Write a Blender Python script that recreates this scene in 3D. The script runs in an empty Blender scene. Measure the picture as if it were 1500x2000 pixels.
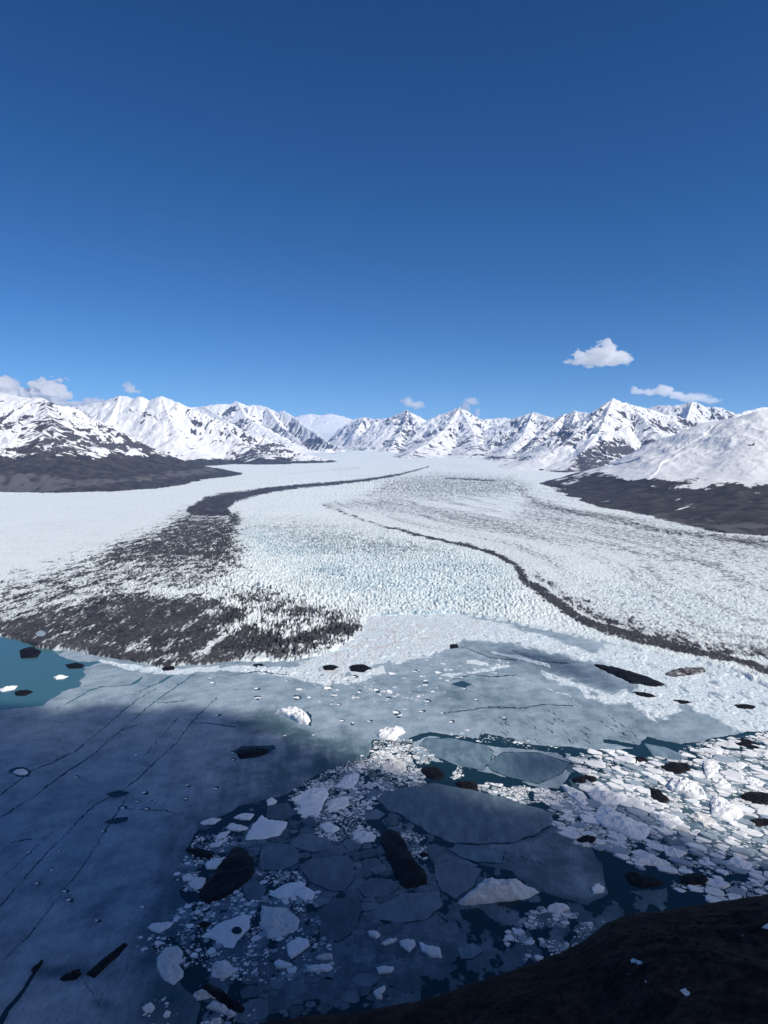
import bpy, math, random
import numpy as np
from mathutils import Vector
rng = np.random.default_rng(7); random.seed(7)
C = bpy.context.scene.collection
scene = bpy.context.scene
H = 350.0                                  # height of the camera above the lake, metres
F = 1351.0                                 # focal length for the 1500 x 2000 frame
PIT = math.radians(5.08)
cp, sp = math.cos(PIT), math.sin(PIT)
SUN_EL, SUN_AZ = math.radians(42), math.radians(125)   # azimuth clockwise from +Y (ahead) towards +X (right)
SUNV = np.array([math.cos(SUN_EL)*math.sin(SUN_AZ), math.cos(SUN_EL)*math.cos(SUN_AZ), math.sin(SUN_EL)])

# ------------------------------------------------------------------ helpers
def project(x, y, z):
    f = y*cp - (z-H)*sp; u = y*sp + (z-H)*cp
    f = np.maximum(f, 1e-3)
    return 750+F*x/f, 1000-F*u/f
def ray(px, py):
    a = (np.asarray(px, float)-750)/F; b = (1000-np.asarray(py, float))/F
    return a, cp+b*sp, -sp+b*cp
def at(px, py, z=0.0):
    dx, dy, dz = ray(px, py); t = (z-H)/dz
    return dx*t, dy*t
def at_d(px, py, d):                       # the point of the pixel's ray d metres ahead
    dx, dy, dz = ray(px, py); t = d/dy
    return dx*t, d+0*dx, H+dz*t
PERM = np.random.default_rng(3).permutation(4096).astype(np.int64)
def hsh(ix, iy, seed): return PERM[(PERM[(ix+seed*131) & 4095] + iy*17 + seed*7) & 4095]
def sst(a, b, x):
    t = np.clip((x-a)/(b-a), 0, 1); return t*t*(3-2*t)
ANG = np.arange(4096)/4096.0*2*math.pi; GX, GY = np.cos(ANG), np.sin(ANG)
def perlin(x, y, seed=0):
    xf = np.floor(x); yf = np.floor(y); ix = xf.astype(np.int64); iy = yf.astype(np.int64); fx = x-xf; fy = y-yf
    u = fx*fx*fx*(fx*(fx*6-15)+10); v = fy*fy*fy*(fy*(fy*6-15)+10)
    def g(a, b):
        h = hsh(ix+a, iy+b, seed); return GX[h]*(fx-a)+GY[h]*(fy-b)
    return 1.5*((g(0,0)*(1-u)+g(1,0)*u)*(1-v)+(g(0,1)*(1-u)+g(1,1)*u)*v)
def fbm(x, y, o=4, seed=0, gain=.5):
    s = 0; a = 1; n = 0
    for i in range(o):
        s = s+a*perlin(x*2**i+i*17.3, y*2**i-i*9.1, seed+i); n += a; a *= gain
    return s/n*1.4
def ridged(x, y, o=4, seed=0, gain=.5):
    s = 0; a = 1; n = 0; w = 1
    for i in range(o):
        r = 1-np.abs(perlin(x*2.03**i+i*11.7, y*2.03**i+i*5.3, seed+i)); r = r*r*w
        s = s+a*r; n += a; a *= gain; w = np.clip(r*1.6, 0, 1)
    return s/n
def worley(x, y, seed=0):
    ix = np.floor(x).astype(np.int64); iy = np.floor(y).astype(np.int64)
    f1 = np.full(x.shape, 9.0); f2 = f1.copy(); idn = np.zeros(x.shape)
    for a in (-1, 0, 1):
        for b in (-1, 0, 1):
            h = hsh(ix+a, iy+b, seed); h2 = PERM[(h+77) & 4095]
            d = np.hypot(ix+a+h/4096-x, iy+b+h2/4096-y)
            lt = d < f1; f2 = np.where(lt, f1, np.minimum(f2, d)); idn = np.where(lt, PERM[(h+901) & 4095]/4096, idn); f1 = np.where(lt, d, f1)
    return f1, f2, idn
def seg_dist(X, Y, pts):                   # distance to a polyline and the fractional vertex index of the nearest point
    best = np.full(X.shape, 1e9); par = np.zeros(X.shape)
    for i in range(len(pts)-1):
        ax, ay = pts[i][:2]; bx, by = pts[i+1][:2]
        L = (bx-ax)**2+(by-ay)**2+1e-9
        t = np.clip(((X-ax)*(bx-ax)+(Y-ay)*(by-ay))/L, 0, 1)
        d = np.hypot(X-ax-t*(bx-ax), Y-ay-t*(by-ay)); m = d < best
        best = np.where(m, d, best); par = np.where(m, i+t, par)
    return best, par
def sdf(X, Y, poly, pad=60):               # signed distance, positive inside; far points just -pad
    P = np.asarray(poly, float); out = np.full(X.shape, -float(pad))
    m = (X > P[:,0].min()-pad) & (X < P[:,0].max()+pad) & (Y > P[:,1].min()-pad) & (Y < P[:,1].max()+pad)
    x = X[m]; y = Y[m]
    if x.size == 0: return out
    best = np.full(x.shape, 1e9); ins = np.zeros(x.shape, bool); n = len(P)
    for i in range(n):
        ax, ay = P[i]; bx, by = P[(i+1) % n]
        L = (bx-ax)**2+(by-ay)**2+1e-9
        t = np.clip(((x-ax)*(bx-ax)+(y-ay)*(by-ay))/L, 0, 1)
        best = np.minimum(best, np.hypot(x-ax-t*(bx-ax), y-ay-t*(by-ay)))
        if ay != by:
            ins ^= ((ay > y) != (by > y)) & (x < (bx-ax)*(y-ay)/(by-ay)+ax)
    out[m] = np.where(ins, best, -best); return out
def line(X, Y, pts, pad=30):               # width minus distance, for polylines of (x, y, halfwidth)
    P = np.asarray(pts, float); out = np.full(X.shape, -float(pad)); pd = pad+P[:,2].max()
    m = (X > P[:,0].min()-pd) & (X < P[:,0].max()+pd) & (Y > P[:,1].min()-pd) & (Y < P[:,1].max()+pd)
    if not m.any(): return out
    d, par = seg_dist(X[m], Y[m], pts)
    out[m] = np.interp(par, np.arange(len(P)), P[:,2])-d; return out

def link(o):
    C.objects.link(o); return o
def mesh_from(name, verts, faces, mat, attrs=None, smooth=True):
    """faces: int array (n,4) or (n,3)"""
    me = bpy.data.meshes.new(name); verts = np.asarray(verts, np.float32); faces = np.asarray(faces, np.int32)
    n, k = faces.shape
    me.vertices.add(len(verts)); me.vertices.foreach_set('co', verts.ravel())
    me.loops.add(n*k); me.loops.foreach_set('vertex_index', faces.ravel())
    me.polygons.add(n); me.polygons.foreach_set('loop_start', np.arange(0, n*k, k, dtype=np.int32))
    me.update(calc_edges=True)
    me.polygons.foreach_set('use_smooth', np.full(n, smooth, bool))
    for an, av in (attrs or {}).items():
        a = me.attributes.new(an, 'FLOAT', 'POINT'); a.data.foreach_set('value', np.asarray(av, np.float32).ravel())
    if mat: me.materials.append(mat)
    me.validate(); me.update()
    return me
def obj(name, me, parent=None, **kw):
    o = bpy.data.objects.new(name, me); link(o)
    if parent: o.parent = parent
    for k, v in kw.items(): o[k] = v
    return o
def grid_faces(nr, nc, keep=None):
    i = (np.arange(nr-1)[:,None]*nc+np.arange(nc-1)[None,:])
    f = np.stack([i, i+1, i+nc+1, i+nc], -1).reshape(-1, 4)
    return f if keep is None else f[keep.reshape(-1)]
def compact(verts, faces, attrs):
    used = np.zeros(len(verts), bool); used[faces.ravel()] = True
    idx = np.cumsum(used)-1
    return verts[used], idx[faces], {k: np.asarray(v).ravel()[used] for k, v in attrs.items()}
def fan(az0, az1, naz, r0, r1, nr):        # polar sheet, finer near the viewer
    az = np.linspace(az0, az1, naz); r = np.exp(np.linspace(math.log(r0), math.log(r1), nr))
    R, A = np.meshgrid(r, az, indexing='ij')
    return np.tan(A)*R, R                  # x, y (y = distance ahead)

# ------------------------------------------------------------------ materials
def new_mat(name):
    m = bpy.data.materials.new(name); m.use_nodes = True
    return m, m.node_tree.nodes, m.node_tree.links, m.node_tree.nodes['Principled BSDF']
class NB:
    def __init__(s, m): s.t = m.node_tree; s.N = s.t.nodes; s.L = s.t.links
    def n(s, t, **kw):
        x = s.N.new(t)
        for k, v in kw.items(): setattr(x, k, v)
        return x
    def put(s, sock, v):
        if isinstance(v, bpy.types.NodeSocket): s.L.new(v, sock)
        else: sock.default_value = v
    def attr(s, a): return s.n('ShaderNodeAttribute', attribute_name=a).outputs['Fac']
    def pos(s): return s.n('ShaderNodeNewGeometry').outputs['Position']
    def scale(s, v, xyz):
        m = s.n('ShaderNodeMapping'); s.L.new(v, m.inputs['Vector']); m.inputs['Scale'].default_value = xyz; return m.outputs[0]
    def noise(s, v, sc, det=4, rough=.55):
        x = s.n('ShaderNodeTexNoise'); s.L.new(v, x.inputs['Vector']); x.inputs['Scale'].default_value = sc; x.inputs['Detail'].default_value = det; x.inputs['Roughness'].default_value = rough
        return x.outputs['Fac']
    def math(s, op, a, b=0.0, c=None):
        x = s.n('ShaderNodeMath', operation=op); s.put(x.inputs[0], a); s.put(x.inputs[1], b)
        if c is not None: s.put(x.inputs[2], c)
        return x.outputs[0]
    def ss(s, x, a, b):
        m = s.n('ShaderNodeMapRange', interpolation_type='SMOOTHSTEP'); s.put(m.inputs['Value'], x); s.put(m.inputs['From Min'], a); s.put(m.inputs['From Max'], b); return m.outputs[0]
    def mix(s, f, a, b):
        x = s.n('ShaderNodeMix', data_type='RGBA'); s.put(x.inputs['Factor'], f)
        for i, v in ((6, a), (7, b)):
            s.put(x.inputs[i], v if isinstance(v, bpy.types.NodeSocket) else (*v, 1))
        return x.outputs[2]
    def bump(s, h, strength, dist):
        x = s.n('ShaderNodeBump'); s.L.new(h, x.inputs['Height']); x.inputs['Strength'].default_value = strength; x.inputs['Distance'].default_value = dist; return x.outputs[0]
def finish(b, bs, col, rough, normal=None, spec=.25):
    b.put(bs.inputs['Base Color'], col); b.put(bs.inputs['Roughness'], rough); bs.inputs['Specular IOR Level'].default_value = spec
    if normal is not None: b.L.new(normal, bs.inputs['Normal'])

SNOW = (.82, .83, .835)
def mat_mountain():
    m, N, L, bs = new_mat('snowy mountain'); b = NB(m); P = b.pos()
    rock = b.attr('rock'); veg = b.attr('veg'); grav = b.attr('gravel')
    n1 = b.noise(P, .035, 6, .7); n2 = b.noise(P, .004, 5)
    rr = b.math('ADD', rock, b.math('MULTIPLY', b.math('SUBTRACT', n1, .5), .40))
    rf = b.ss(rr, .45, .53)
    rockc = b.mix(n2, (.05, .048, .052), (.095, .09, .09))
    vv = b.math('ADD', veg, b.math('MULTIPLY', b.math('SUBTRACT', n1, .5), .5))
    vf = b.ss(vv, .44, .58)
    vegc = b.mix(b.ss(b.noise(P, .012, 6, .7), .35, .7), (.026, .025, .025), (.082, .075, .064))
    gravc = b.mix(b.noise(P, .03, 5, .7), (.065, .064, .064), (.155, .15, .145))
    c = b.mix(rf, SNOW, rockc); c = b.mix(vf, c, vegc); c = b.mix(b.ss(b.math('ADD', grav, b.math('MULTIPLY', b.math('SUBTRACT', n1, .5), .6)), .4, .65), c, gravc)
    nm = b.bump(b.noise(P, .03, 6, .65), .5, 8)
    finish(b, bs, c, .8, nm, .15); return m
def mat_glacier():
    m, N, L, bs = new_mat('glacier ice'); b = NB(m); P = b.pos()
    d = b.attr('dirt'); bl = b.attr('blue'); gr = b.attr('grey'); n = b.noise(P, .16, 5, .72); nf = b.noise(b.scale(P, (1, .35, .6)), .30, 4, .75)
    c = b.mix(b.noise(P, .05, 4), (.67, .755, .775), (.83, .875, .87))
    c = b.mix(b.ss(b.math('ADD', bl, b.math('MULTIPLY', b.math('SUBTRACT', nf, .5), .5)), .1, .95), c, (.22, .385, .48))
    c = b.mix(b.ss(b.math('ADD', gr, b.math('MULTIPLY', b.math('SUBTRACT', nf, .5), .9)), .12, 1.0), c, (.17, .175, .19))
    df = b.ss(b.math('ADD', d, b.math('MULTIPLY', b.math('SUBTRACT', n, .5), .8)), .12, .92)
    c = b.mix(df, c, b.mix(b.ss(b.math('ADD', b.noise(P, .09, 6, .75), b.math('MULTIPLY', b.noise(P, .012, 4), .5)), .45, 1.0), (.011, .012, .017), (.085, .084, .088)))
    finish(b, bs, c, .75, b.bump(b.math('ADD', nf, n), .8, 1.6), .2); return m
def mat_lake_ice():
    m, N, L, bs = new_mat('lake ice'); b = NB(m); P = b.pos()
    t = b.attr('tone'); w = b.attr('white'); br = b.attr('brown')
    n = b.noise(P, .035, 6, .62); n2 = b.noise(b.scale(P, (.6, .16, 1)), .12, 5, .7); n3 = b.noise(P, .9, 4, .75); n4 = b.noise(b.scale(P, (.9, .25, 1)), .5, 5, .75)
    tt = b.math('ADD', t, b.math('MULTIPLY', b.math('SUBTRACT', n, .5), .75))
    tt = b.math('ADD', tt, b.math('MULTIPLY', b.math('SUBTRACT', n2, .5), .30))
    tt = b.math('ADD', tt, b.math('MULTIPLY', b.math('SUBTRACT', n4, .5), .38))
    tt = b.math('ADD', tt, b.math('MULTIPLY', b.math('SUBTRACT', n3, .5), .40))
    r = b.n('ShaderNodeValToRGB'); L.new(tt, r.inputs[0]); e = r.color_ramp.elements
    e[0].position = 0; e[0].color = (.018, .060, .078, 1); e[1].position = 1; e[1].color = (.52, .60, .66, 1)
    x = e.new(.3); x.color = (.085, .145, .185, 1)
    x = e.new(.6); x.color = (.265, .345, .41, 1)
    ww = b.math('ADD', w, b.math('MULTIPLY', b.math('SUBTRACT', b.noise(P, .10, 6, .7), .5), .9))
    wbase = b.mix(b.ss(b.math('ADD', b.noise(P, .22, 5, .75), b.math('MULTIPLY', n, .35)), .55, .78), (.44, .545, .61), (.765, .82, .845))
    wc = b.mix(b.math('MULTIPLY', br, b.ss(n, .42, .75)), wbase, (.50, .50, .50))
    c = b.mix(b.ss(ww, .38, .62), r.outputs[0], wc)
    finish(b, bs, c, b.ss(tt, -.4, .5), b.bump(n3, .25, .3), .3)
    return m
def mat_water():
    m, N, L, bs = new_mat('glacial lake water'); b = NB(m); P = b.pos()
    c = b.mix(b.ss(b.math('ADD', b.attr('silt'), b.math('MULTIPLY', b.math('SUBTRACT', b.noise(P, .006, 3), .5), .3)), 0, 1), (.009, .030, .042), (.055, .145, .172))
    finish(b, bs, c, .12, b.bump(b.noise(P, .5, 3), .08, .2), .5); bs.inputs['IOR'].default_value = 1.33; return m
def mat_berg(name, clean, stain, amount, bumpd=.5, sc=.28):
    m, N, L, bs = new_mat(name); b = NB(m); P = b.pos()
    oi = b.n('ShaderNodeObjectInfo').outputs['Random']
    n = b.noise(P, sc, 6, .68); n2 = b.noise(P, 1.3, 4, .7)
    f = b.ss(b.math('ADD', b.math('MULTIPLY', n, .7), b.math('MULTIPLY', n2, .3)), .72-amount*.5, .92-amount*.45)
    c = b.mix(f, b.mix(oi, tuple(v*.9 for v in clean), clean), stain)
    finish(b, bs, c, .65, b.bump(b.math('ADD', n2, n), .7, bumpd), .25); return m
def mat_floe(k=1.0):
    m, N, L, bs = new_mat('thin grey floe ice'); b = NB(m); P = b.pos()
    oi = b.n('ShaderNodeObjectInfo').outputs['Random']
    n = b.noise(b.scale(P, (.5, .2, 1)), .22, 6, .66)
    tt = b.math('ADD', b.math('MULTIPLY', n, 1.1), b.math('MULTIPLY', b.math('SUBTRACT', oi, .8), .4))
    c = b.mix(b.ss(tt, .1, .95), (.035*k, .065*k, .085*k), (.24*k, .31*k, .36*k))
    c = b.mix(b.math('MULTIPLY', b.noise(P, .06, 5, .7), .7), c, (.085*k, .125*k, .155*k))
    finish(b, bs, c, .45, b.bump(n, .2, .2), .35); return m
def mat_brush():
    m, N, L, bs = new_mat('dark brush hillside'); b = NB(m); P = b.pos()
    s = b.attr('snow'); n = b.noise(P, .25, 8, .75)
    c = b.mix(b.ss(n, .3, .72), (.005, .004, .0045), (.060, .044, .036))
    c = b.mix(b.math('MULTIPLY', b.ss(b.noise(P, .05, 5, .65), .4, .62), .75), c, (.008, .0065, .0075))
    c = b.mix(b.ss(b.math('ADD', s, b.math('MULTIPLY', b.math('SUBTRACT', n, .5), .8)), .45, .6), c, (.75, .75, .76))
    finish(b, bs, c, .9, b.bump(n, .8, 1.2), .1); return m
def mat_cloud(name, dens):
    m = bpy.data.materials.new(name); m.use_nodes = True; N = m.node_tree.nodes
    N.remove(N['Principled BSDF']); v = N.new('ShaderNodeVolumePrincipled')
    v.inputs['Color'].default_value = (1, 1, 1, 1); v.inputs['Density'].default_value = dens; v.inputs['Anisotropy'].default_value = .2
    m.node_tree.links.new(v.outputs[0], N['Material Output'].inputs['Volume']); m.cycles.homogeneous_volume = True; return m
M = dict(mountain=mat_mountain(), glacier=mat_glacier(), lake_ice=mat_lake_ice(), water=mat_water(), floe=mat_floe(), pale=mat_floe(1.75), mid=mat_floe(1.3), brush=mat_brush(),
         white=mat_berg('white berg ice', (.89, .905, .91), (.45, .50, .53), .10), grey=mat_berg('wet grey ice', (.36, .44, .50), (.20, .26, .30), .35), stained=mat_berg('stained berg ice', (.76, .76, .75), (.11, .095, .085), .42),
         dirty=mat_berg('debris covered ice', (.0045, .0035, .0035), (.022, .017, .015), .3), striped=mat_berg('half dirty ice', (.62, .62, .62), (.028, .022, .02), .82, sc=.12))

# ------------------------------------------------------------------ camera, sun, sky
cam = bpy.data.cameras.new('camera'); co = link(bpy.data.objects.new('camera', cam)); co.location = (0, 0, H)
co.rotation_euler = (math.pi/2-PIT, 0, 0); cam.sensor_fit = 'VERTICAL'; cam.sensor_height = 24; cam.lens = F/2000*24
cam.clip_start = 1; cam.clip_end = 120000; scene.camera = co
sl = bpy.data.lights.new('sun', 'SUN'); sl.energy = 4.8; sl.angle = math.radians(.53); sl.color = (1, .94, .84)
so = link(bpy.data.objects.new('sun', sl)); so.rotation_euler = Vector(SUNV).to_track_quat('Z', 'Y').to_euler(); so.location = (0, 0, 5000)
w = bpy.data.worlds.new('World'); scene.world = w; w.use_nodes = True; wt = w.node_tree
sky = wt.nodes.new('ShaderNodeTexSky'); sky.sky_type = 'NISHITA'; sky.sun_disc = False
sky.sun_elevation = SUN_EL; sky.sun_rotation = SUN_AZ; sky.altitude = 2500; sky.air_density = .8; sky.dust_density = 0; sky.ozone_density = 4
hs = wt.nodes.new('ShaderNodeHueSaturation'); hs.inputs['Saturation'].default_value = 1.12; hs.inputs['Hue'].default_value = .5
BGS = .13
wt.links.new(sky.outputs[0], hs.inputs['Color']); sep = wt.nodes.new('ShaderNodeSeparateColor'); cmb = wt.nodes.new('ShaderNodeCombineColor'); wt.links.new(hs.outputs[0], sep.inputs[0])
for i, (g_, k_) in enumerate(((1.55, 1.30), (1.24, .93), (1.16, .95))):     # deeper blue than the plain sky model, channel by channel
    q = wt.nodes.new('ShaderNodeMath'); q.operation = 'MULTIPLY'; q.inputs[1].default_value = BGS; wt.links.new(sep.outputs[i], q.inputs[0])
    r_ = wt.nodes.new('ShaderNodeMath'); r_.operation = 'POWER'; r_.inputs[1].default_value = g_; wt.links.new(q.outputs[0], r_.inputs[0])
    m_ = wt.nodes.new('ShaderNodeMath'); m_.operation = 'MULTIPLY'; m_.inputs[1].default_value = k_; wt.links.new(r_.outputs[0], m_.inputs[0])
    d_ = wt.nodes.new('ShaderNodeMath'); d_.operation = 'MULTIPLY_ADD'; d_.inputs[1].default_value = BGS*(1.6, .35, .2)[i]; d_.inputs[2].default_value = BGS; wt.links.new(m_.outputs[0], d_.inputs[0])
    e_ = wt.nodes.new('ShaderNodeMath'); e_.operation = 'DIVIDE'; wt.links.new(m_.outputs[0], e_.inputs[0]); wt.links.new(d_.outputs[0], e_.inputs[1]); wt.links.new(e_.outputs[0], cmb.inputs[i])
wt.links.new(cmb.outputs[0], wt.nodes['Background'].inputs[0]); wt.nodes['Background'].inputs[1].default_value = BGS
scene.view_settings.view_transform = 'Standard'; scene.view_settings.look = 'None'; scene.view_settings.exposure = 0; scene.view_settings.gamma = 1
cy = scene.cycles; cy.max_bounces = 8; cy.diffuse_bounces = 2; cy.glossy_bounces = 2; cy.volume_bounces = 10; cy.transparent_max_bounces = 24; cy.use_denoising = True
cy.caustics_reflective = False; cy.caustics_refractive = False; cy.sample_clamp_indirect = 4

# ------------------------------------------------------------------ glacier
ZY = np.array([0, 1100, 8000, 14000, 18000, 24000, 28000, 33000.]); ZZ = np.array([25, 30, 113, 305, 500, 850, 1100, 1450.])
def zg(x, y): return np.interp(y, ZY, ZZ)
TERM_PX = [(-700,1236),(-200,1236),(0,1243),(35,1250),(75,1266),(120,1270),(160,1274),(200,1286),(260,1294),(330,1303),(400,1297),(470,1292),(530,1294),(590,1288),(640,1277),(690,1255),(706,1228),(716,1205),(800,1202),(890,1200),(960,1211),(1030,1224),(1100,1238),(1160,1252),(1205,1264),(1290,1280),(1380,1297),(1450,1320),(1520,1352),(1700,1430),(2300,1600)]
tx, ty = at([p[0] for p in TERM_PX], [p[1] for p in TERM_PX])
TERM = list(zip(tx, ty)); TERM_POLY = TERM+[(30000, 2000), (30000, 60000), (-30000, 60000), (-30000, 1500)]
NA, NR = 1560, 1500
X, Y = fan(math.radians(-43), math.radians(43), NA, 600, 31000, NR)
S = sdf(X, Y, TERM_POLY, pad=1e6)
S = S+ (9*fbm(X/45, Y/45, 3, 5)+4*perlin(X/14, Y/14, 9))*sst(900, 0, np.abs(S))
CLF = 5-2.5*sst(100, 500, X); Zb = CLF*sst(-1, 7, S)+(zg(X, Y)-CLF)*(1-np.exp(-np.maximum(S, 0)/330))-6*sst(2, -6, S)
PX, PY = project(X, Y, Zb)
# wobble so that traced borders come out ragged
WX = PX+10*fbm(X/130, Y/130, 4, 21)*np.clip(1500/Y, .2, 1.2); WY = PY+6*fbm(X/130, Y/170, 4, 31)*np.clip(1500/Y, .1, 1.2)
def soft(d, s): return sst(-s, s, d)
deb = np.zeros(X.shape)
def addmax(v):
    global deb; deb = np.maximum(deb, v)
addmax(.96*soft(line(WX, PY+(WY-PY)*.4, [(838,911,.4),(780,927,1.7),(720,937,2.5),(650,944,3.0),(590,949,3.7),(540,955,4.6),(500,961,6.0)]), 2.6))
addmax(.95*soft(sdf(WX, WY, [(505,955),(440,963),(400,972),(362,994),(372,1006),(455,1012),(446,993),(458,980),(505,967)]), 5))
addmax(.70*soft(sdf(WX, WY, [(365,1000),(460,1008),(462,1040),(462,1072),(440,1108),(390,1102),(330,1108),(250,1100),(180,1112),(178,1094),(230,1062),(300,1040),(340,1015)]), 26))
addmax(.75*soft(line(WX, WY, [(460,1012,10),(440,1040,18),(380,1065,14),(300,1082,9),(200,1100,5)]), 14))
addmax(.46*soft(sdf(WX, WY, [(60,1120),(180,1085),(330,1070),(470,1040),(475,1110),(400,1150),(300,1150),(100,1195),(-100,1225),(-100,1160)]), 34))
addmax(.88*soft(sdf(WX, WY, [(225,1180),(300,1165),(400,1175),(430,1195),(400,1245),(300,1270),(235,1255)]), 14))
addmax(.76*soft(sdf(WX, WY, [(-300,1235),(-60,1208),(60,1190),(150,1174),(230,1154),(300,1156),(370,1168),(440,1165),(470,1190),(500,1215),(560,1235),(640,1215),(690,1225),(700,1236),(650,1248),(600,1262),(560,1278),(460,1296),(330,1306),(240,1299),(150,1275),(60,1268),(0,1250),(-300,1250)]), 17))
addmax(.42*soft(sdf(WX, WY, [(440,1150),(520,1150),(640,1190),(700,1205),(710,1235),(640,1280),(560,1296),(500,1280),(470,1220)]), 16))
addmax(.85*soft(line(WX, WY, [(430,1250,7),(470,1240,9),(520,1238,7)]), 7))
addmax(.88*soft(line(WX, WY, [(575,1255,3),(610,1245,8),(660,1228,9),(695,1222,5)]), 5))
deb -= .5*soft(line(WX, WY, [(250,1268,2),(310,1240,4),(340,1228,2)]), 8)+.4*soft(line(WX, WY, [(330,1258,3),(400,1200,5),(460,1175,7)]), 12)+.5*soft(line(WX, WY, [(300,1285,2),(400,1270,4),(430,1238,5),(500,1200,6)]), 9)
RMOR = [(630,985,.3),(680,1005,.4),(750,1029,.9),(800,1041,1.2),(860,1053,1.6),(920,1067,2.2),(965,1081,3.2),(1000,1099,4.5),(1018,1120,7),(1035,1143,9),(1080,1170,8.5),(1130,1203,9.5),(1180,1226,11),(1240,1244,9.5),(1300,1260,9),(1380,1277,7),(1440,1290,7),(1500,1315,9),(1650,1385,11),(1900,1500,12)]
addmax(.84*soft(line(WX, WY, RMOR, 40), 5)); addmax(1.25*soft(line(PX+.5*(WX-PX), PY+.4*(WY-PY), [(a, b_, c*.7+.5) for a, b_, c in RMOR[2:8]], 40), 1.6))
addmax(.58*soft(line(WX+6, WY, [(1060,1125,2),(1110,1165,7),(1190,1206,10),(1270,1236,11),(1380,1262,9),(1500,1280,7),(1700,1330,7)]), 13))
addmax(.75*soft(line(WX, WY, [(870,934,.8),(920,936,2),(965,939,1)]), 2))
addmax(.5*soft(line(WX, WY, [(1015,955,3),(1042,980,4),(1100,996,5),(1300,1036,6),(1500,1060,9),(1700,1090,9)]), 9))
addmax(.5*soft(line(WX, WY, [(648,887,.5),(690,879,.6)]), 1.2))
grey = .55*soft(sdf(WX, WY, [(1040,975),(1150,1012),(1300,1040),(1600,1075),(1600,1110),(1350,1075),(1150,1045),(1000,1010)]), 22)
grey = np.maximum(grey, .6*soft(line(WX, WY, [(640,985,3),(760,985,9),(900,1012,11),(1020,1040,9),(1200,1070,8),(1400,1105,8)]), 14))
grey = np.maximum(grey, .5*soft(line(WX, WY, [(560,926,1.5),(640,918,2),(700,914,2)]), 3))
grey = np.maximum(grey, .55*soft(sdf(WX, WY, [(760,935),(860,922),(1000,930),(1040,950),(980,968),(850,972),(720,965)]), 14))
grey = np.maximum(grey, .35*soft(sdf(WX, WY, [(1230,1085),(1400,1110),(1600,1120),(1600,1170),(1400,1150),(1250,1120)]), 22))
grey = np.maximum(grey, .5*soft(sdf(WX, WY, [(470,1020),(560,1010),(800,1050),(900,1080),(760,1090),(600,1070)]), 25))
grey = np.maximum(grey, .35*soft(line(WX, WY, [(700,890,2),(850,905,4),(950,915,5)]), 6))
# flow streaks of dirt
fl = fbm(X/700+.4*fbm(X/900, Y/900, 2, 3), Y/70, 4, 41)
grey = grey+.28*sst(.25, .75, fl)*sst(1500, 3000, Y)
bluez = .55*soft(sdf(WX, WY, [(455,1015),(620,1025),(800,1050),(940,1080),(1020,1130),(980,1190),(860,1190),(720,1170),(560,1100),(480,1070)]), 40)
bluez = np.maximum(bluez, .5*soft(sdf(WX, WY, [(860,925),(1000,930),(1010,965),(820,975),(760,955)]), 20))
bluez = np.maximum(bluez, .35*soft(sdf(WX, WY, [(1000,1080),(1250,1120),(1500,1160),(1500,1240),(1300,1230),(1100,1160)]), 40))
rough = 1.6+2.6*soft(sdf(WX, WY, [(440,1030),(620,1020),(820,1045),(960,1085),(1010,1140),(1060,1180),(1150,1225),(1000,1215),(720,1200),(700,1230),(560,1280),(430,1220),(380,1130)]), 35)
rough += 2.6*soft(sdf(WX, WY, [(440,1130),(560,1140),(700,1180),(705,1230),(600,1280),(440,1240)]), 25)
rough += 1.2*soft(sdf(WX, WY, [(150,1080),(330,1020),(470,1010),(460,1110),(420,1180),(200,1180)]), 25)
rough += 1.5*soft(sdf(WX, WY, [(1050,1120),(1300,1120),(1600,1180),(1600,1380),(1300,1260)]), 40)
rough += 2*soft(sdf(WX, WY, [(720,930),(1000,930),(1030,960),(820,985),(700,965)]), 15)
rough *= 1-.45*soft(sdf(WX, WY, [(1010,985),(1500,1075),(1700,1100),(1700,1400),(1500,1330),(1290,1285),(1200,1262),(1060,1240),(1000,1225),(1010,1190),(1080,1195),(1000,1110),(930,1070),(700,1000),(900,960)]), 30)
rough *= 1-.55*soft(sdf(WX, WY, [(-300,980),(100,965),(400,930),(500,945),(360,985),(300,1040),(100,1100),(-300,1130)]), 20)
# seracs: cells leaning with the flow, finer near
wx = X+5*fbm(X/40, Y/40, 3, 61); wy = Y+5*fbm(X/40, Y/40, 3, 71)
f1, f2, cid = worley(wx/7.0+.22*wy/18, wy/15, 5); e1 = f2-f1
f1b, f2b, cidb = worley(wx/26, wy/60, 15); e2 = f2b-f1b
f1c, f2c, cidc = worley(wx/11+.2*wy/28, wy/21, 25); mixS = sst(-.15, .35, fbm(X/130, Y/150, 3, 27)); e1 = e1*(1-mixS)+(f2c-f1c)*mixS; cid = cid*(1-mixS)+cidc*mixS
lines_ = np.maximum(1-sst(.0, .10, np.abs(fbm(X/150+.25*fbm(X/200, Y/200, 2, 33), Y/34, 3, 35))), .8*(1-sst(.0, .10, np.abs(fbm(X/170, (Y+.45*X)/26, 3, 37)))))*sst(-.2, .3, fbm(X/260, Y/260, 3, 39))
far = sst(2600, 5500, Y)
e = e1*(1-far)+e2*far; ci = cid*(1-far)+cidb*far
scal = 1+1.2*far
ser = sst(0, .38, e)*(.55+.75*ci)
Zd = rough*scal*(ser-.6-.55*lines_)+rough*.45*fbm(X/60, Y/60, 4, 81)+3*fbm(X/400, Y/400, 3, 91)+rough*.5*(fbm(X/7, Y/12, 3, 95))
fadeS = sst(0, 12, S)
Z = Zb+Zd*fadeS*sst(35000, 9000, Y)
crev = np.maximum(1-sst(.02, .30, e), .95*lines_*(1-.6*far))*np.clip(rough/4.6, .12, 1)  # crevasse mask; its blue and grey tint puts extra shade into the colour
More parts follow.
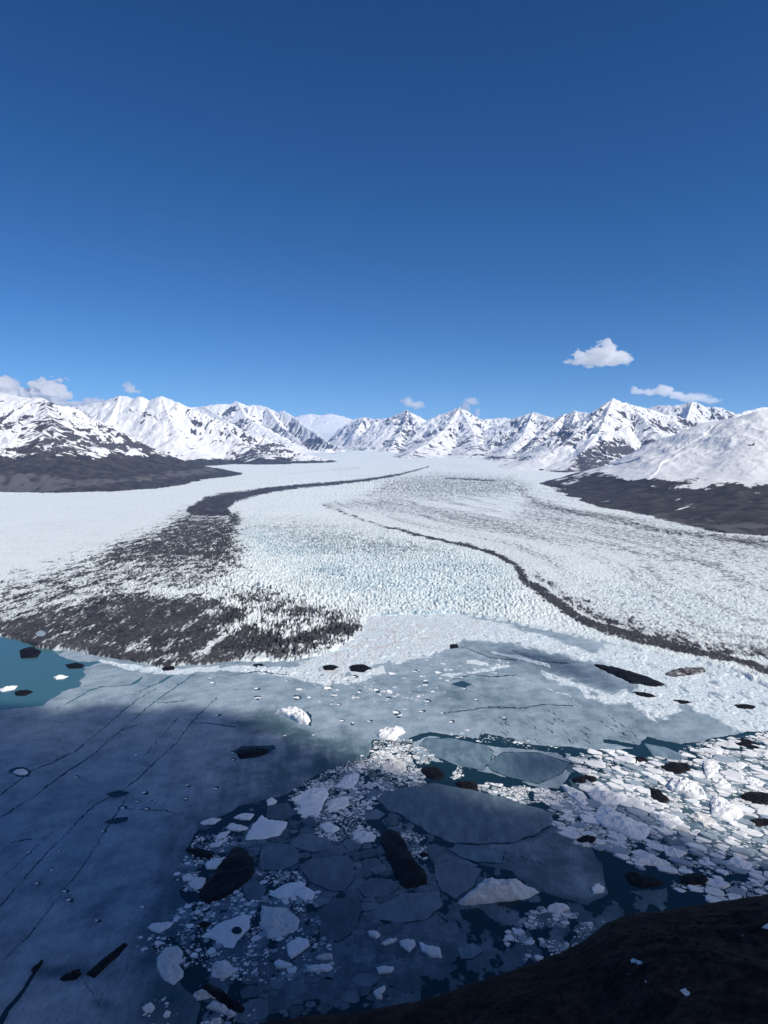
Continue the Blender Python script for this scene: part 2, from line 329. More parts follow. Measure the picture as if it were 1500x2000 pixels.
RW = [at(p[0], p[1], 35.0) for p in RMOR]; RW = [(float(a), float(b_)) for a, b_ in RW]
dR, parR = seg_dist(X, Y, RW); cum = np.concatenate([[0], np.cumsum([math.hypot(RW[i+1][0]-RW[i][0], RW[i+1][1]-RW[i][1]) for i in range(len(RW)-1)])])
aR = np.interp(parR, np.arange(len(RW)), cum); dRw = dR+26*fbm(X/160, Y/200, 3, 181)
flow = fbm(dRw/46, aR/900, 4, 191, .6); flow2 = fbm(dRw/150, aR/2200, 3, 195, .6)
rightz = sst(-40, 60, line(WX, WY, [(p[0]+90, p[1]-70, 60) for p in RMOR]+[(2400, 1500, 60)], 500)+0*X)
rightz = np.maximum(rightz, soft(sdf(WX, WY, [(640,985),(760,925),(1040,935),(1700,1080),(1700,1380),(1500,1310),(1230,1240),(1030,1130),(960,1075),(860,1050),(700,1010)], 300), 25))
grain = fbm(X/4.5, Y/15, 3, 141, .7)*(1-.6*rightz)+.9*rightz*fbm(X/12, Y/13, 3, 143, .7); grain2 = fbm(X/26, Y/34, 4, 151, .65); big = fbm(X/420+.3*fbm(X/300, Y/300, 2, 5), Y/260, 4, 161)
blue = np.clip(.10+bluez*(.20+.85*crev+.55*grain+.35*grain2)+.42*crev*(.6+big), 0, 1)
cl = sst(22, 6, S)*sst(0, 3, S)*sst(700, 760, PX)*sst(1320, 1200, PX); blue = np.clip(blue+.5*cl*(.5+.5*fbm(X/12, Y/12, 2, 7)), 0, 1)
streaky = fbm((X-.12*Y)/5.5, (Y+.1*X)/30, 4, 121, .7); swirl = fbm((X-.2*Y)/28, (Y+.2*X)/75, 4, 125, .6)
noiseD = .47+.50*grain+.28*grain2+.60*streaky+.62*swirl-.16*(crev-.2)
dirt = sst(noiseD-.30, noiseD+.30, deb*1.16-.02)*sst(0, .08, deb)
dirt = np.maximum(dirt, crev*.6*sst(.05, .4, deb+.25*grey)*sst(3500, 2500, Y))
smooth_l = soft(sdf(WX, WY, [(-300,980),(100,965),(400,930),(500,945),(360,985),(300,1040),(100,1100),(-300,1130)]), 20)
gbase = grey*(.55+1.0*grain2+.9*grain)+(.16+.34*np.clip(big+.25, 0, 1))*(1-.6*smooth_l)*(sst(.0, .7, grain)+.9*crev+.6*sst(.1, .6, grain2))
gbase += rightz*(.09+.36*sst(.05, .6, flow+.5*grain)+.28*sst(-.1, .5, flow2+.35*grain)*sst(-.35, .45, grain))
gbase += .75*np.clip(deb, 0, 1)*(.45+.5*grain2+.4*grain)
gbase += smooth_l*(.22*sst(.0, .5, fbm(X/240+Y/900, Y/26, 4, 171, .6))+.20*sst(.1, .6, fbm(X/16, Y/20, 3, 173)))
grey = np.clip(gbase*sst(14000, 5000, Y)+.4*grey*sst(5000, 14000, Y), 0, 1)
# hollow for the small melt pond on the dirty tongue
pond = soft(sdf(PX, PY, [(69,1237),(78,1232),(88,1234),(87,1240),(78,1243)], 30), 2.5)
dirt = np.where(pond > .4, 0, dirt); zpond = float((Zb*pond).sum()/pond.sum()); kp = soft(sdf(PX, PY, [(62,1238),(76,1228),(94,1232),(92,1243),(78,1248)], 30), 4); Z = Z*(1-kp)+(zpond-.6)*kp
V = np.stack([X, Y, Z], -1).reshape(-1, 3)
Sc = (S[:-1,:-1]+S[1:,1:])/2; keep = Sc > -9
pc = (PX[:-1,:-1]+PX[1:,1:])/2; qc = (PY[:-1,:-1]+PY[1:,1:])/2
fc = grid_faces(NR, NA, keep)
V, fc, at_ = compact(V, fc, dict(dirt=dirt, blue=blue, grey=grey))
obj('glacier', mesh_from('glacier', V, fc, M['glacier'], at_), kind='structure')
# melt pond: a small sheet of water lying in the dirty ice
px_ = np.array([70,74,80,87,90,86,79,73]); py_ = np.array([1238,1233,1231,1234,1238,1242,1243,1242])
zz = zpond; qx, qy = at(px_, py_, zz)
t_ = np.linspace(0, 2*math.pi, 9)[:-1]
pv = [(qx.mean(), qy.mean(), zz)]+[(a, b_, zz) for a, b_ in zip(qx, qy)]
obj('melt_pond', mesh_from('melt_pond', pv, [(0, i+1, (i+1) % 8+1) for i in range(8)], M['lake_ice'], dict(tone=[.62]*9)), kind='structure')

# ------------------------------------------------------------------ mountains
def mountain(ridges, span, rows, snowline, expo=1.35, rockb=.0, gully=(230, 1500), amp=1.0, seed=0, rockpoly=(), gravel=(), vegpoly=(), da=.78e-3, dr=.00125, jag=1.0, slopek=1.0, STK=1.0, xs=1.0, wk=1.0):
    a0 = math.atan((span[0]-750)/F); a1 = math.atan((span[1]-750)/F)
    na = int((a1-a0)/da); nr = int(math.log(rows[1]/rows[0])/dr)
    X, Y = fan(a0, a1, na, rows[0]*1000, rows[1]*1000, nr)
    wxx = X+90*fbm(X/700, Y/700, 4, seed+1); wyy = Y+90*fbm(X/700, Y/700, 4, seed+2)
    base = zg(X, Y)-12
    Z = base-60; T = np.full(X.shape, 2.0); SS = np.zeros(X.shape); DD = np.zeros(X.shape); off = 0
    for r in ridges:
        pts = []
        for q in r:
            x, y, z = at_d(q[0], q[1], q[2]*1000); pts.append((float(x), float(y), float(z), q[3]*1000*wk))
        for i in range(len(pts)-1):
            ax, ay, az, aw = pts[i]; bx, by, bz, bw = pts[i+1]
            Ls = (bx-ax)**2+(by-ay)**2+1e-9; Lx = (xs*(bx-ax))**2+(by-ay)**2+1e-9
            def near(x, y):
                t = np.clip(((x-ax)*(bx-ax)*xs*xs+(y-ay)*(by-ay))/Lx, 0, 1); return t, np.hypot(xs*(x-ax-t*(bx-ax)), y-ay-t*(by-ay))
            t, d0 = near(X, Y); tw, dw = near(wxx, wyy)
            k = sst(0, 350, d0); d = d0*(1-k)+dw*k
            wd = aw+t*(bw-aw); zr = az+t*(bz-az); q = d/wd
            p = np.where(q < 1, np.maximum(1-q, 0)**expo, -(q-1)*.35)
            z = base+np.maximum(zr-base, 4)*p
            m = z > Z; Z = np.where(m, z, Z); T = np.where(m, q, T); SS = np.where(m, off+t*math.sqrt(Ls), SS); DD = np.where(m, d, DD)
            off += math.sqrt(Ls)
        off += 5000
    GA_, IA_ = 85, 60; g2 = ridged((SS+30*fbm(X/150, Y/150, 3, seed+6))/85, DD/520+seed, 4, seed+4)-.45
    rel = np.clip(Z-base, 0, None); relk = np.clip(rel/350, 0, 1)
    wgt = sst(0, .16, T)*relk*amp
    g = ridged((SS+60*fbm(X/300, Y/300, 3, seed+5))/gully[0], DD/gully[1]+seed, 4, seed+3)-.45
    iso = ridged(X/620, Y/620, 5, seed+7)-.45
    small = fbm(X/150, Y/150, 5, seed+9, .6); iso2 = ridged(X/210, Y/210, 4, seed+11)-.45
    Z = Z+wgt*(GA_*g+34*g2+IA_*iso+40*iso2+26*small)+relk*jag*(14*fbm(X/110, Y/110, 3, seed+13)+9*(ridged(SS/90, DD/300, 3, seed+17)-.5))*np.clip(Y/9000, .5, 1.4)
    PXm, PYm = project(X, Y, Z)
    gy, gx = np.gradient(Z); dyr = np.gradient(Y, axis=0); dxc = np.gradient(X, axis=1)
    sx = gx/dxc; sy = (gy-sx*np.gradient(X, axis=0))/dyr
    slope = np.hypot(sx, sy)
    rock = slopek*(np.clip(slope, 0, 1.4)-.60)*.16+.30+rockb-.22*g-.10*iso+.20*small+STK*(.80*fbm((SS+30*small+.25*DD)/30, DD/260, 4, seed+23, .7)+.40*fbm((SS+30*small)/75, DD/600, 3, seed+25, .6))+.30*fbm(X/45, Y/45, 3, seed+27, .65)+.30*fbm(X/800, Y/800, 3, seed+29)-.35*g2
    rock -= .25*sst(900, 1700, Z)
    for poly, val, s_ in rockpoly:
        rock = rock+val*soft(sdf(PXm+5*small, PYm+5*small, poly), s_)
    veg = sst(snowline+75, snowline-75, Z+60*fbm(X/260, Y/260, 4, seed+31)+95*fbm((SS+25*small)/34, DD/420, 4, seed+37, .65)-40*g)
    for poly, val, s_ in vegpoly: veg = np.clip(veg+val*soft(sdf(PXm, PYm, poly), s_), 0, 1)
    grav = np.zeros(X.shape)
    for poly, val, s_ in gravel:
        grav = np.maximum(grav, val*soft(sdf(PXm+8*small, PYm+4*small, poly), s_)*(.65+.5*fbm(X/70, Y/160, 3, seed+41)))
    V = np.stack([X, Y, Z], -1).reshape(-1, 3)
    keep = ((Z[:-1,:-1]+Z[1:,1:]-base[:-1,:-1]-base[1:,1:])/2 > -25)
    fc = grid_faces(nr, na, keep); V, fc, A = compact(V, fc, dict(rock=rock, veg=veg, gravel=grav))
    return obj('mountain', mesh_from('mountain', V, fc, M['mountain'], A), kind='structure')
# left foreground mountain with the dark rocky peak and the brown forested foot
mountain([[(-420,800,7.4,2.4),(-200,785,7.3,2.3),(-60,770,7.3,2.2),(0,768,7.2,2.1),(40,774,7.1,2.1),(86,778,7.0,2.0),(112,802,7.0,1.9),(140,826,7.0,1.8),(190,855,7.1,1.5),(250,882,7.3,1.2),(287,896,7.5,1.0),(340,911,7.9,.8),(420,914,8.6,.5)],
          [(86,778,7.0,1.6),(105,838,6.2,1.3),(150,880,5.8,1.1)], [(-300,800,6.3,1.9),(-100,800,6.2,1.8),(0,813,6.0,1.6),(40,829,5.9,1.5),(90,850,5.7,1.3),(130,885,5.5,1.1)], [(-420,948,4.9,.6),(-200,942,5.1,.6),(0,930,5.3,.5),(110,924,5.7,.45),(200,921,6.2,.4),(330,916,7.2,.3)]],
         (-480, 520), (3.6, 8.8), 335, 1.5, .04, (150, 900), .75, 3,
         rockpoly=[([(88,780),(78,800),(62,822),(75,845),(130,880),(200,890),(190,856),(140,826),(112,802)], .16, 8), ([(-40,812),(30,824),(120,858),(130,880),(-40,885)], .10, 10), ([(-100,765),(80,775),(60,810),(0,812),(-100,800)], -.35, 8)],
         gravel=[([(-300,935),(0,925),(60,922),(125,930),(140,950),(60,975),(-300,1030)], 1.0, 10), ([(125,934),(250,931),(330,920),(420,910),(430,925),(250,945),(120,957)], .9, 6)])
# broad white range behind it
mountain([[(-150,800,12,2.2),(60,800,12,2.2),(110,796,11.8,2.2),(160,792,11.5,2.1),(205,784,11.3,2.1),(235,772,11.2,2.0),(262,778,11.1,2.0),(275,774,11,1.9),(292,782,11,1.9),(315,773,10.9,1.9),(345,785,10.8,1.8),(378,799,10.8,1.7),(430,822,10.7,1.5),(480,843,10.6,1.3),(540,863,10.5,1.1),(590,884,10.3,.8),(642,905,10.1,.4)],
          [(235,772,11.2,1.6),(215,815,10.6,1.4),(180,850,10.0,1.2)], [(315,773,10.9,1.6),(330,815,10.4,1.4),(350,850,10.0,1.2),(380,880,9.7,.9)], [(430,822,10.7,1.2),(470,862,10.2,.9),(520,890,9.8,.6)]],
         (-200, 760), (8.3, 12.9), 248, 1.25, -.10, (210, 1300), .5, 40, slopek=.8, wk=.74,
         rockpoly=[([(420,820),(480,838),(600,885),(640,905),(560,905),(480,872),(430,850)], .10, 8), ([(455,865),(560,870),(640,905),(450,905)], .14, 8), ([(180,830),(300,820),(400,860),(300,880),(200,870)], -.10, 20)])
# range further up on the left
mountain([[(280,800,17.5,3),(340,792,17.2,3),(385,796,17.2,3),(410,791,17,2.9),(435,788,17,2.9),(450,789,17,2.9),(463,783,17,2.9),(480,792,17,2.8),(500,791,17,2.8),(522,795,16.8,1.9),(540,805,16.6,1.3),(555,803,16.4,.95),(572,812,16.2,.65),(598,833,15.7,.42),(622,848,15.2,.40),(640,862,14.8,.30),(668,876,14.4,.16)],
          [(463,783,17,2.4),(480,815,16,2.0),(520,840,15.2,1.6),(570,868,14.2,1.0)], [(522,795,16.8,1.6),(548,832,15.6,.8),(590,864,14.6,.4),(640,868,14.2,.24)], [(400,793,17,2.2),(430,815,15.8,1.8),(470,845,14.6,1.3)]],
         (240, 760), (12.2, 18.6), 200, 1.2, -.12, (300, 2000), .9, 80, wk=.66,
         rockpoly=[([(390,805),(450,812),(540,815),(600,845),(668,876),(560,870),(460,845),(400,825)], .07, 8), ([(590,862),(625,856),(674,878),(600,882)], .42, 4)])
# white domes at the head of the glacier
mountain([[(520,830,29,3.5),(560,822,29.5,3.5),(585,815,29.5,3.4),(607,808,29.8,3.4),(622,812,29.8,3.4),(634,810,29.8,3.4),(646,808,29.6,3.2),(656,817,29.3,3),(672,832,29,2.5),(690,845,28.5,2)]],
         (500, 720), (25, 30.9), -500, 1.3, -.5, (500, 3000), .5, 120, jag=.8)
# peaks across the middle
mountain([[(660,846,18.9,.5),(672,832,18.7,.9),(690,820,18.3,1.2),(712,814,17.9,1.4),(722,817,17.8,1.2),(735,818,17.6,1.4),(760,817,17,1.8),(778,808,16.4,2.2),(796,801,16,2.4),(812,811,16,2.4),(830,822,16.3,2.4),(852,820,16.3,2.4),(872,806,15.4,2.5),(898,795,15,2.5),(914,804,15,2.5),(928,814,15.2,2.4),(940,819,15.3,2.4),(966,818,15.3,2.4),(985,815,15.2,2.4),(1010,822,15,2.2),(1080,825,15,2.2)],
          [(796,801,16,1.4),(785,838,15.2,1.0),(768,864,14.5,.6)], [(796,801,16,1.5),(825,838,15.2,1.3),(840,860,14.6,.8)], [(898,795,15,1.6),(870,836,13.8,1.4),(835,866,12.6,1.1),(795,888,11.7,.6)],
          [(898,795,15,1.6),(925,845,13.4,1.4),(930,880,12.0,1.0),(945,898,11.3,.6)], [(712,814,17.5,.9),(697,838,17.0,.6)], [(966,818,15.3,1.6),(975,855,13.6,1.2),(990,888,12.0,.8)]],
         (560, 1110), (10.6, 18.9), 175, 1.15, -.045, (240, 1800), 1.0, 150, wk=.62,
         rockpoly=[([(745,835),(770,840),(850,850),(830,868),(760,872),(742,860)], .10, 8), ([(830,875),(900,845),(1000,860),(1000,905),(800,895)], .09, 10), ([(660,835),(712,815),(725,830),(690,850)], .1, 5)])
mountain([[(985,826,13.4,1.9),(1018,812,13,1.9),(1041,805,12.8,1.9),(1065,812,12.6,1.9),(1085,817,12.4,1.9),(1104,808,12.1,1.9),(1125,803,11.9,1.9),(1160,808,11.6,1.8),(1230,815,11.5,1.8)],
          [(1041,805,12.8,1.3),(1022,848,11.9,1.1),(990,885,11.0,.7)], [(1104,808,12.1,1.3),(1060,850,11.0,1.1),(1020,890,10.2,.8),(1000,905,9.8,.5)], [(1125,803,11.9,1.3),(1110,850,10.6,1.0),(1080,880,9.9,.7)]],
         (860, 1280), (9.0, 13.9), 60, 1.15, -.03, (200, 1500), .9, 190, wk=.64,
         rockpoly=[([(1000,890),(1080,845),(1110,860),(1060,905),(1000,910)], .12, 8)])
# pyramid on the right
mountain([[(1197,778,9.8,1.9),(1172,799,9.6,1.7),(1145,830,9.3,1.5),(1105,864,8.9,1.2),(1060,893,8.6,.8),(1015,910,8.4,.4)], [(1197,778,9.8,1.9),(1215,785,9.8,1.9),(1232,790,9.9,1.9),(1262,798,10.1,1.9),(1300,808,10.4,1.8),(1380,825,10.6,1.8),(1480,830,10.6,1.8)],
          [(1197,778,9.8,1.5),(1182,815,9.2,1.3),(1168,845,8.8,1.1),(1135,885,8.3,.8),(1105,915,7.9,.4)], [(1232,790,9.9,1.5),(1262,825,9.2,1.3),(1300,858,8.6,1.2),(1340,880,8.2,1.0)], [(1300,808,10.4,1.4),(1330,835,9.6,1.3),(1380,855,9.0,1.1)]],
         (900, 1520), (7.1, 11.2), 70, 1.2, -.02, (170, 1200), .8, 230, wk=.76,
         rockpoly=[([(1103,915),(1130,885),(1175,860),(1215,866),(1245,890),(1180,925),(1100,935)], .45, 7), ([(1050,905),(1180,840),(1150,870),(1120,895),(1070,925)], -.3, 8), ([(1215,860),(1290,880),(1260,900),(1225,890)], .08, 8), ([(1270,812),(1340,850),(1310,868),(1255,835)], .12, 6)])
mountain([[(1230,805,14,2.2),(1268,796,13.6,2.2),(1290,791,13.4,2.2),(1310,793,13.2,2.2),(1335,789,13.1,2.2),(1352,784,13,2.2),(1364,786,13,2.2),(1378,796,13,2.2),(1396,794,13,2.2),(1408,796,13,2.2),(1440,809,13,2),(1462,802,13.4,2),(1485,796,13.6,2.2),(1530,793,14,2.2),(1700,790,14,2.2)],
          [(1352,784,13,1.6),(1340,820,12,1.3),(1360,840,11.2,1.0)]],
         (1210, 1720), (10.6, 15), 0, 1.2, -.10, (220, 1500), .9, 270, wk=.66)
# smooth white hill on the right with its dark shrub-covered foot
mountain([[(1172,926,5.6,.30),(1205,910,5.55,.5),(1240,892,5.5,.8),(1300,861,5.4,1.0),(1350,835,5.3,1.35),(1378,825,5.25,1.5),(1410,820,5.2,1.7),(1440,814,5.1,1.75),(1480,803,5.0,1.8),(1520,796,5.0,1.8),(1620,770,5.0,1.9),(1800,740,5.0,2.0)],
          [(1066,953,5.1,.24),(1110,956,4.8,.44),(1190,961,4.3,.60),(1320,966,3.65,.76),(1500,982,3.05,.84),(1700,998,2.8,.85),(1850,1003,2.75,.9)], [(1112,950,5.2,.16),(1172,928,5.55,.25)]],
         (940, 1850), (1.9, 5.95), 166, 1.3, -.50, (300, 2600), .40, 310, jag=.3, xs=1.25,
         gravel=[([(1045,962),(1150,985),(1300,1000),(1500,1022),(1850,1060),(1850,1110),(1500,1050),(1300,1028),(1100,995),(1040,975)], .75, 8)])

# ------------------------------------------------------------------ lake: what floats on it (traced outlines, photo pixels)
DIRTY = [
 ([(458,1650),(475,1652),(492,1672),(497,1700),(490,1712),(470,1732),(440,1752),(405,1766),(388,1750),(392,1738),(420,1705),(435,1680)], 3.0, 'largest black debris covered ice slab, broad lozenge among white bergs at lower centre'),
 ([(750,1622),(765,1616),(780,1624),(800,1665),(815,1690),(834,1712),(832,1727),(795,1736),(783,1728),(765,1690),(750,1655),(745,1640)], 3.0, 'long black ice slab pointing down beside the biggest grey floe'),
 ([(462,1467),(470,1462),(500,1460),(527,1462),(520,1470),(480,1480),(466,1478)], 2.2, 'flat black berg alone in the shaded teal melt hole'),
 ([(823,1499),(850,1495),(867,1510),(865,1522),(845,1522),(825,1511)], 2.2, 'black berg touching the lower left side of the sunlit grey floe'),
 ([(889,1529),(910,1524),(930,1527),(934,1540),(925,1543),(900,1538)], 2, 'black oval berg at the left end of the bright brash strip'),
 ([(1118,1521),(1145,1512),(1165,1518),(1165,1528),(1135,1531),(1120,1529)], 2, 'dark berg with a pale stained back below the shaded grey floe'),
 ([(1290,1496),(1310,1488),(1345,1490),(1347,1505),(1325,1513),(1300,1506)], 2.4, 'two lobed dark berg just above the craggy white berg'),
 ([(1268,1538),(1285,1540),(1300,1555),(1308,1562),(1295,1571),(1275,1560)], 2, 'dark wedge of ice left of the craggy white berg'),
 ([(1445,1553),(1465,1544),(1500,1550),(1525,1560),(1500,1573),(1460,1568)], 2.4, 'dark rounded berg at the right edge above the big smooth berg'),
 ([(1128,1637),(1145,1630),(1165,1635),(1162,1646),(1140,1649),(1127,1643)], 2, 'small black oval berg below the long ridged white berg'),
 ([(1221,1703),(1235,1702),(1260,1710),(1295,1722),(1290,1730),(1250,1733),(1228,1723)], 2.4, 'black berg beside the open dark water above the hillside'),
 ([(1328,1713),(1345,1703),(1370,1705),(1384,1718),(1375,1728),(1350,1731),(1330,1723)], 2.2, 'round black berg packed in white chunks near the hillside'),
 ([(168,1903),(185,1890),(215,1865),(245,1838),(250,1843),(230,1866),(200,1896),(185,1912)], 2, 'narrow black sliver of ice slanting across the lower left lake ice'),
 ([(115,1913),(135,1900),(155,1890),(160,1901),(150,1913),(125,1918)], 1.6, 'small dark wedge beside the lower end of the narrow black sliver'),
 ([(60,1896),(75,1880),(85,1872),(81,1886),(68,1904)], 1.4, 'little dark shard at the top of the wide crack, lower left'),
 ([(365,1657),(380,1655),(415,1663),(416,1675),(395,1676),(370,1664)], 1.6, 'thin brown black berg just above the largest black slab'),
 ([(385,1805),(400,1798),(413,1803),(400,1813)], 1.2, 'tiny dark berg left of the white berg with a pool'),
 ([(392,1922),(410,1918),(440,1943),(478,1970),(472,1981),(440,1963),(405,1935)], 2.4, 'black bar of ice with white flanks near the bottom edge'),
 ([(38,1270),(60,1262),(80,1271),(72,1284),(42,1286)], 4, 'dark mound of dirty ice standing out from the debris covered front'),
 ([(128,1297),(150,1294),(165,1298),(160,1305),(135,1306)], 2, 'low dark berg at the upper rim of the blue open water'),
 ([(28,1351),(50,1347),(65,1350),(50,1359),(32,1359)], 2, 'dark berg floating in the blue open water beside a white one'),
 ([(315,1304),(340,1300),(342,1308),(318,1312)], 2, 'dark oval lump on the white rim below the dirty glacier front'),
 ([(682,1301),(705,1296),(727,1305),(710,1314),(685,1311)], 3, 'dark ribbed berg, right hand one of the pair below the dirty tongue'),
 ([(630,1301),(650,1298),(662,1303),(650,1310),(632,1309)], 2.4, 'smooth dark berg, left hand one of the pair below the dirty tongue'),
 ([(493,1298),(510,1295),(517,1300),(500,1305)], 1.6, 'small dark lump on the white rim midway along the dirty front'),
 ([(876,1259),(893,1257),(896,1265),(880,1268)], 2, 'solitary small dark berg on the pale rubble before the white front'),
 ([(1160,1296),(1185,1298),(1220,1309),(1260,1320),(1298,1338),(1280,1342),(1235,1335),(1200,1317),(1165,1301)], 3, 'longest dark ridge of dirty ice in the white rubble, far right'),
 ([(1235,1350),(1260,1352),(1282,1360),(1270,1364),(1245,1358)], 1.8, 'short dark strip just below the longest dark ridge'),
 ([(1312,1366),(1340,1368),(1353,1373),(1330,1376)], 1.6, 'thin dark strip in the white rubble, third one down the slope'),
 ([(1432,1376),(1455,1374),(1478,1380),(1470,1386),(1440,1384)], 1.8, 'isolated dark strip in the white rubble close to the right edge'),
 ([(1430,1447),(1450,1440),(1485,1455),(1480,1463),(1445,1456)], 1.8, 'long dark berg at the upper edge of the right hand pack'),
 ([(1235,1478),(1255,1477),(1268,1487),(1250,1491)], 1.6, 'small brown berg between white chunks below the small grey floe'),
 ([(1458,1601),(1500,1597),(1525,1612),(1480,1615)], 1.8, 'flat dark berg at the right edge below the big smooth berg'),
 ([(968,1668),(978,1663),(986,1670),(975,1675)], 1.2, 'tiny dark berg right of the long black slab'),
]
DIRTY[-1] = ([(818,1668),(828,1663),(838,1670),(825,1677)], 1.2, 'tiny dark berg right of the long black slab')
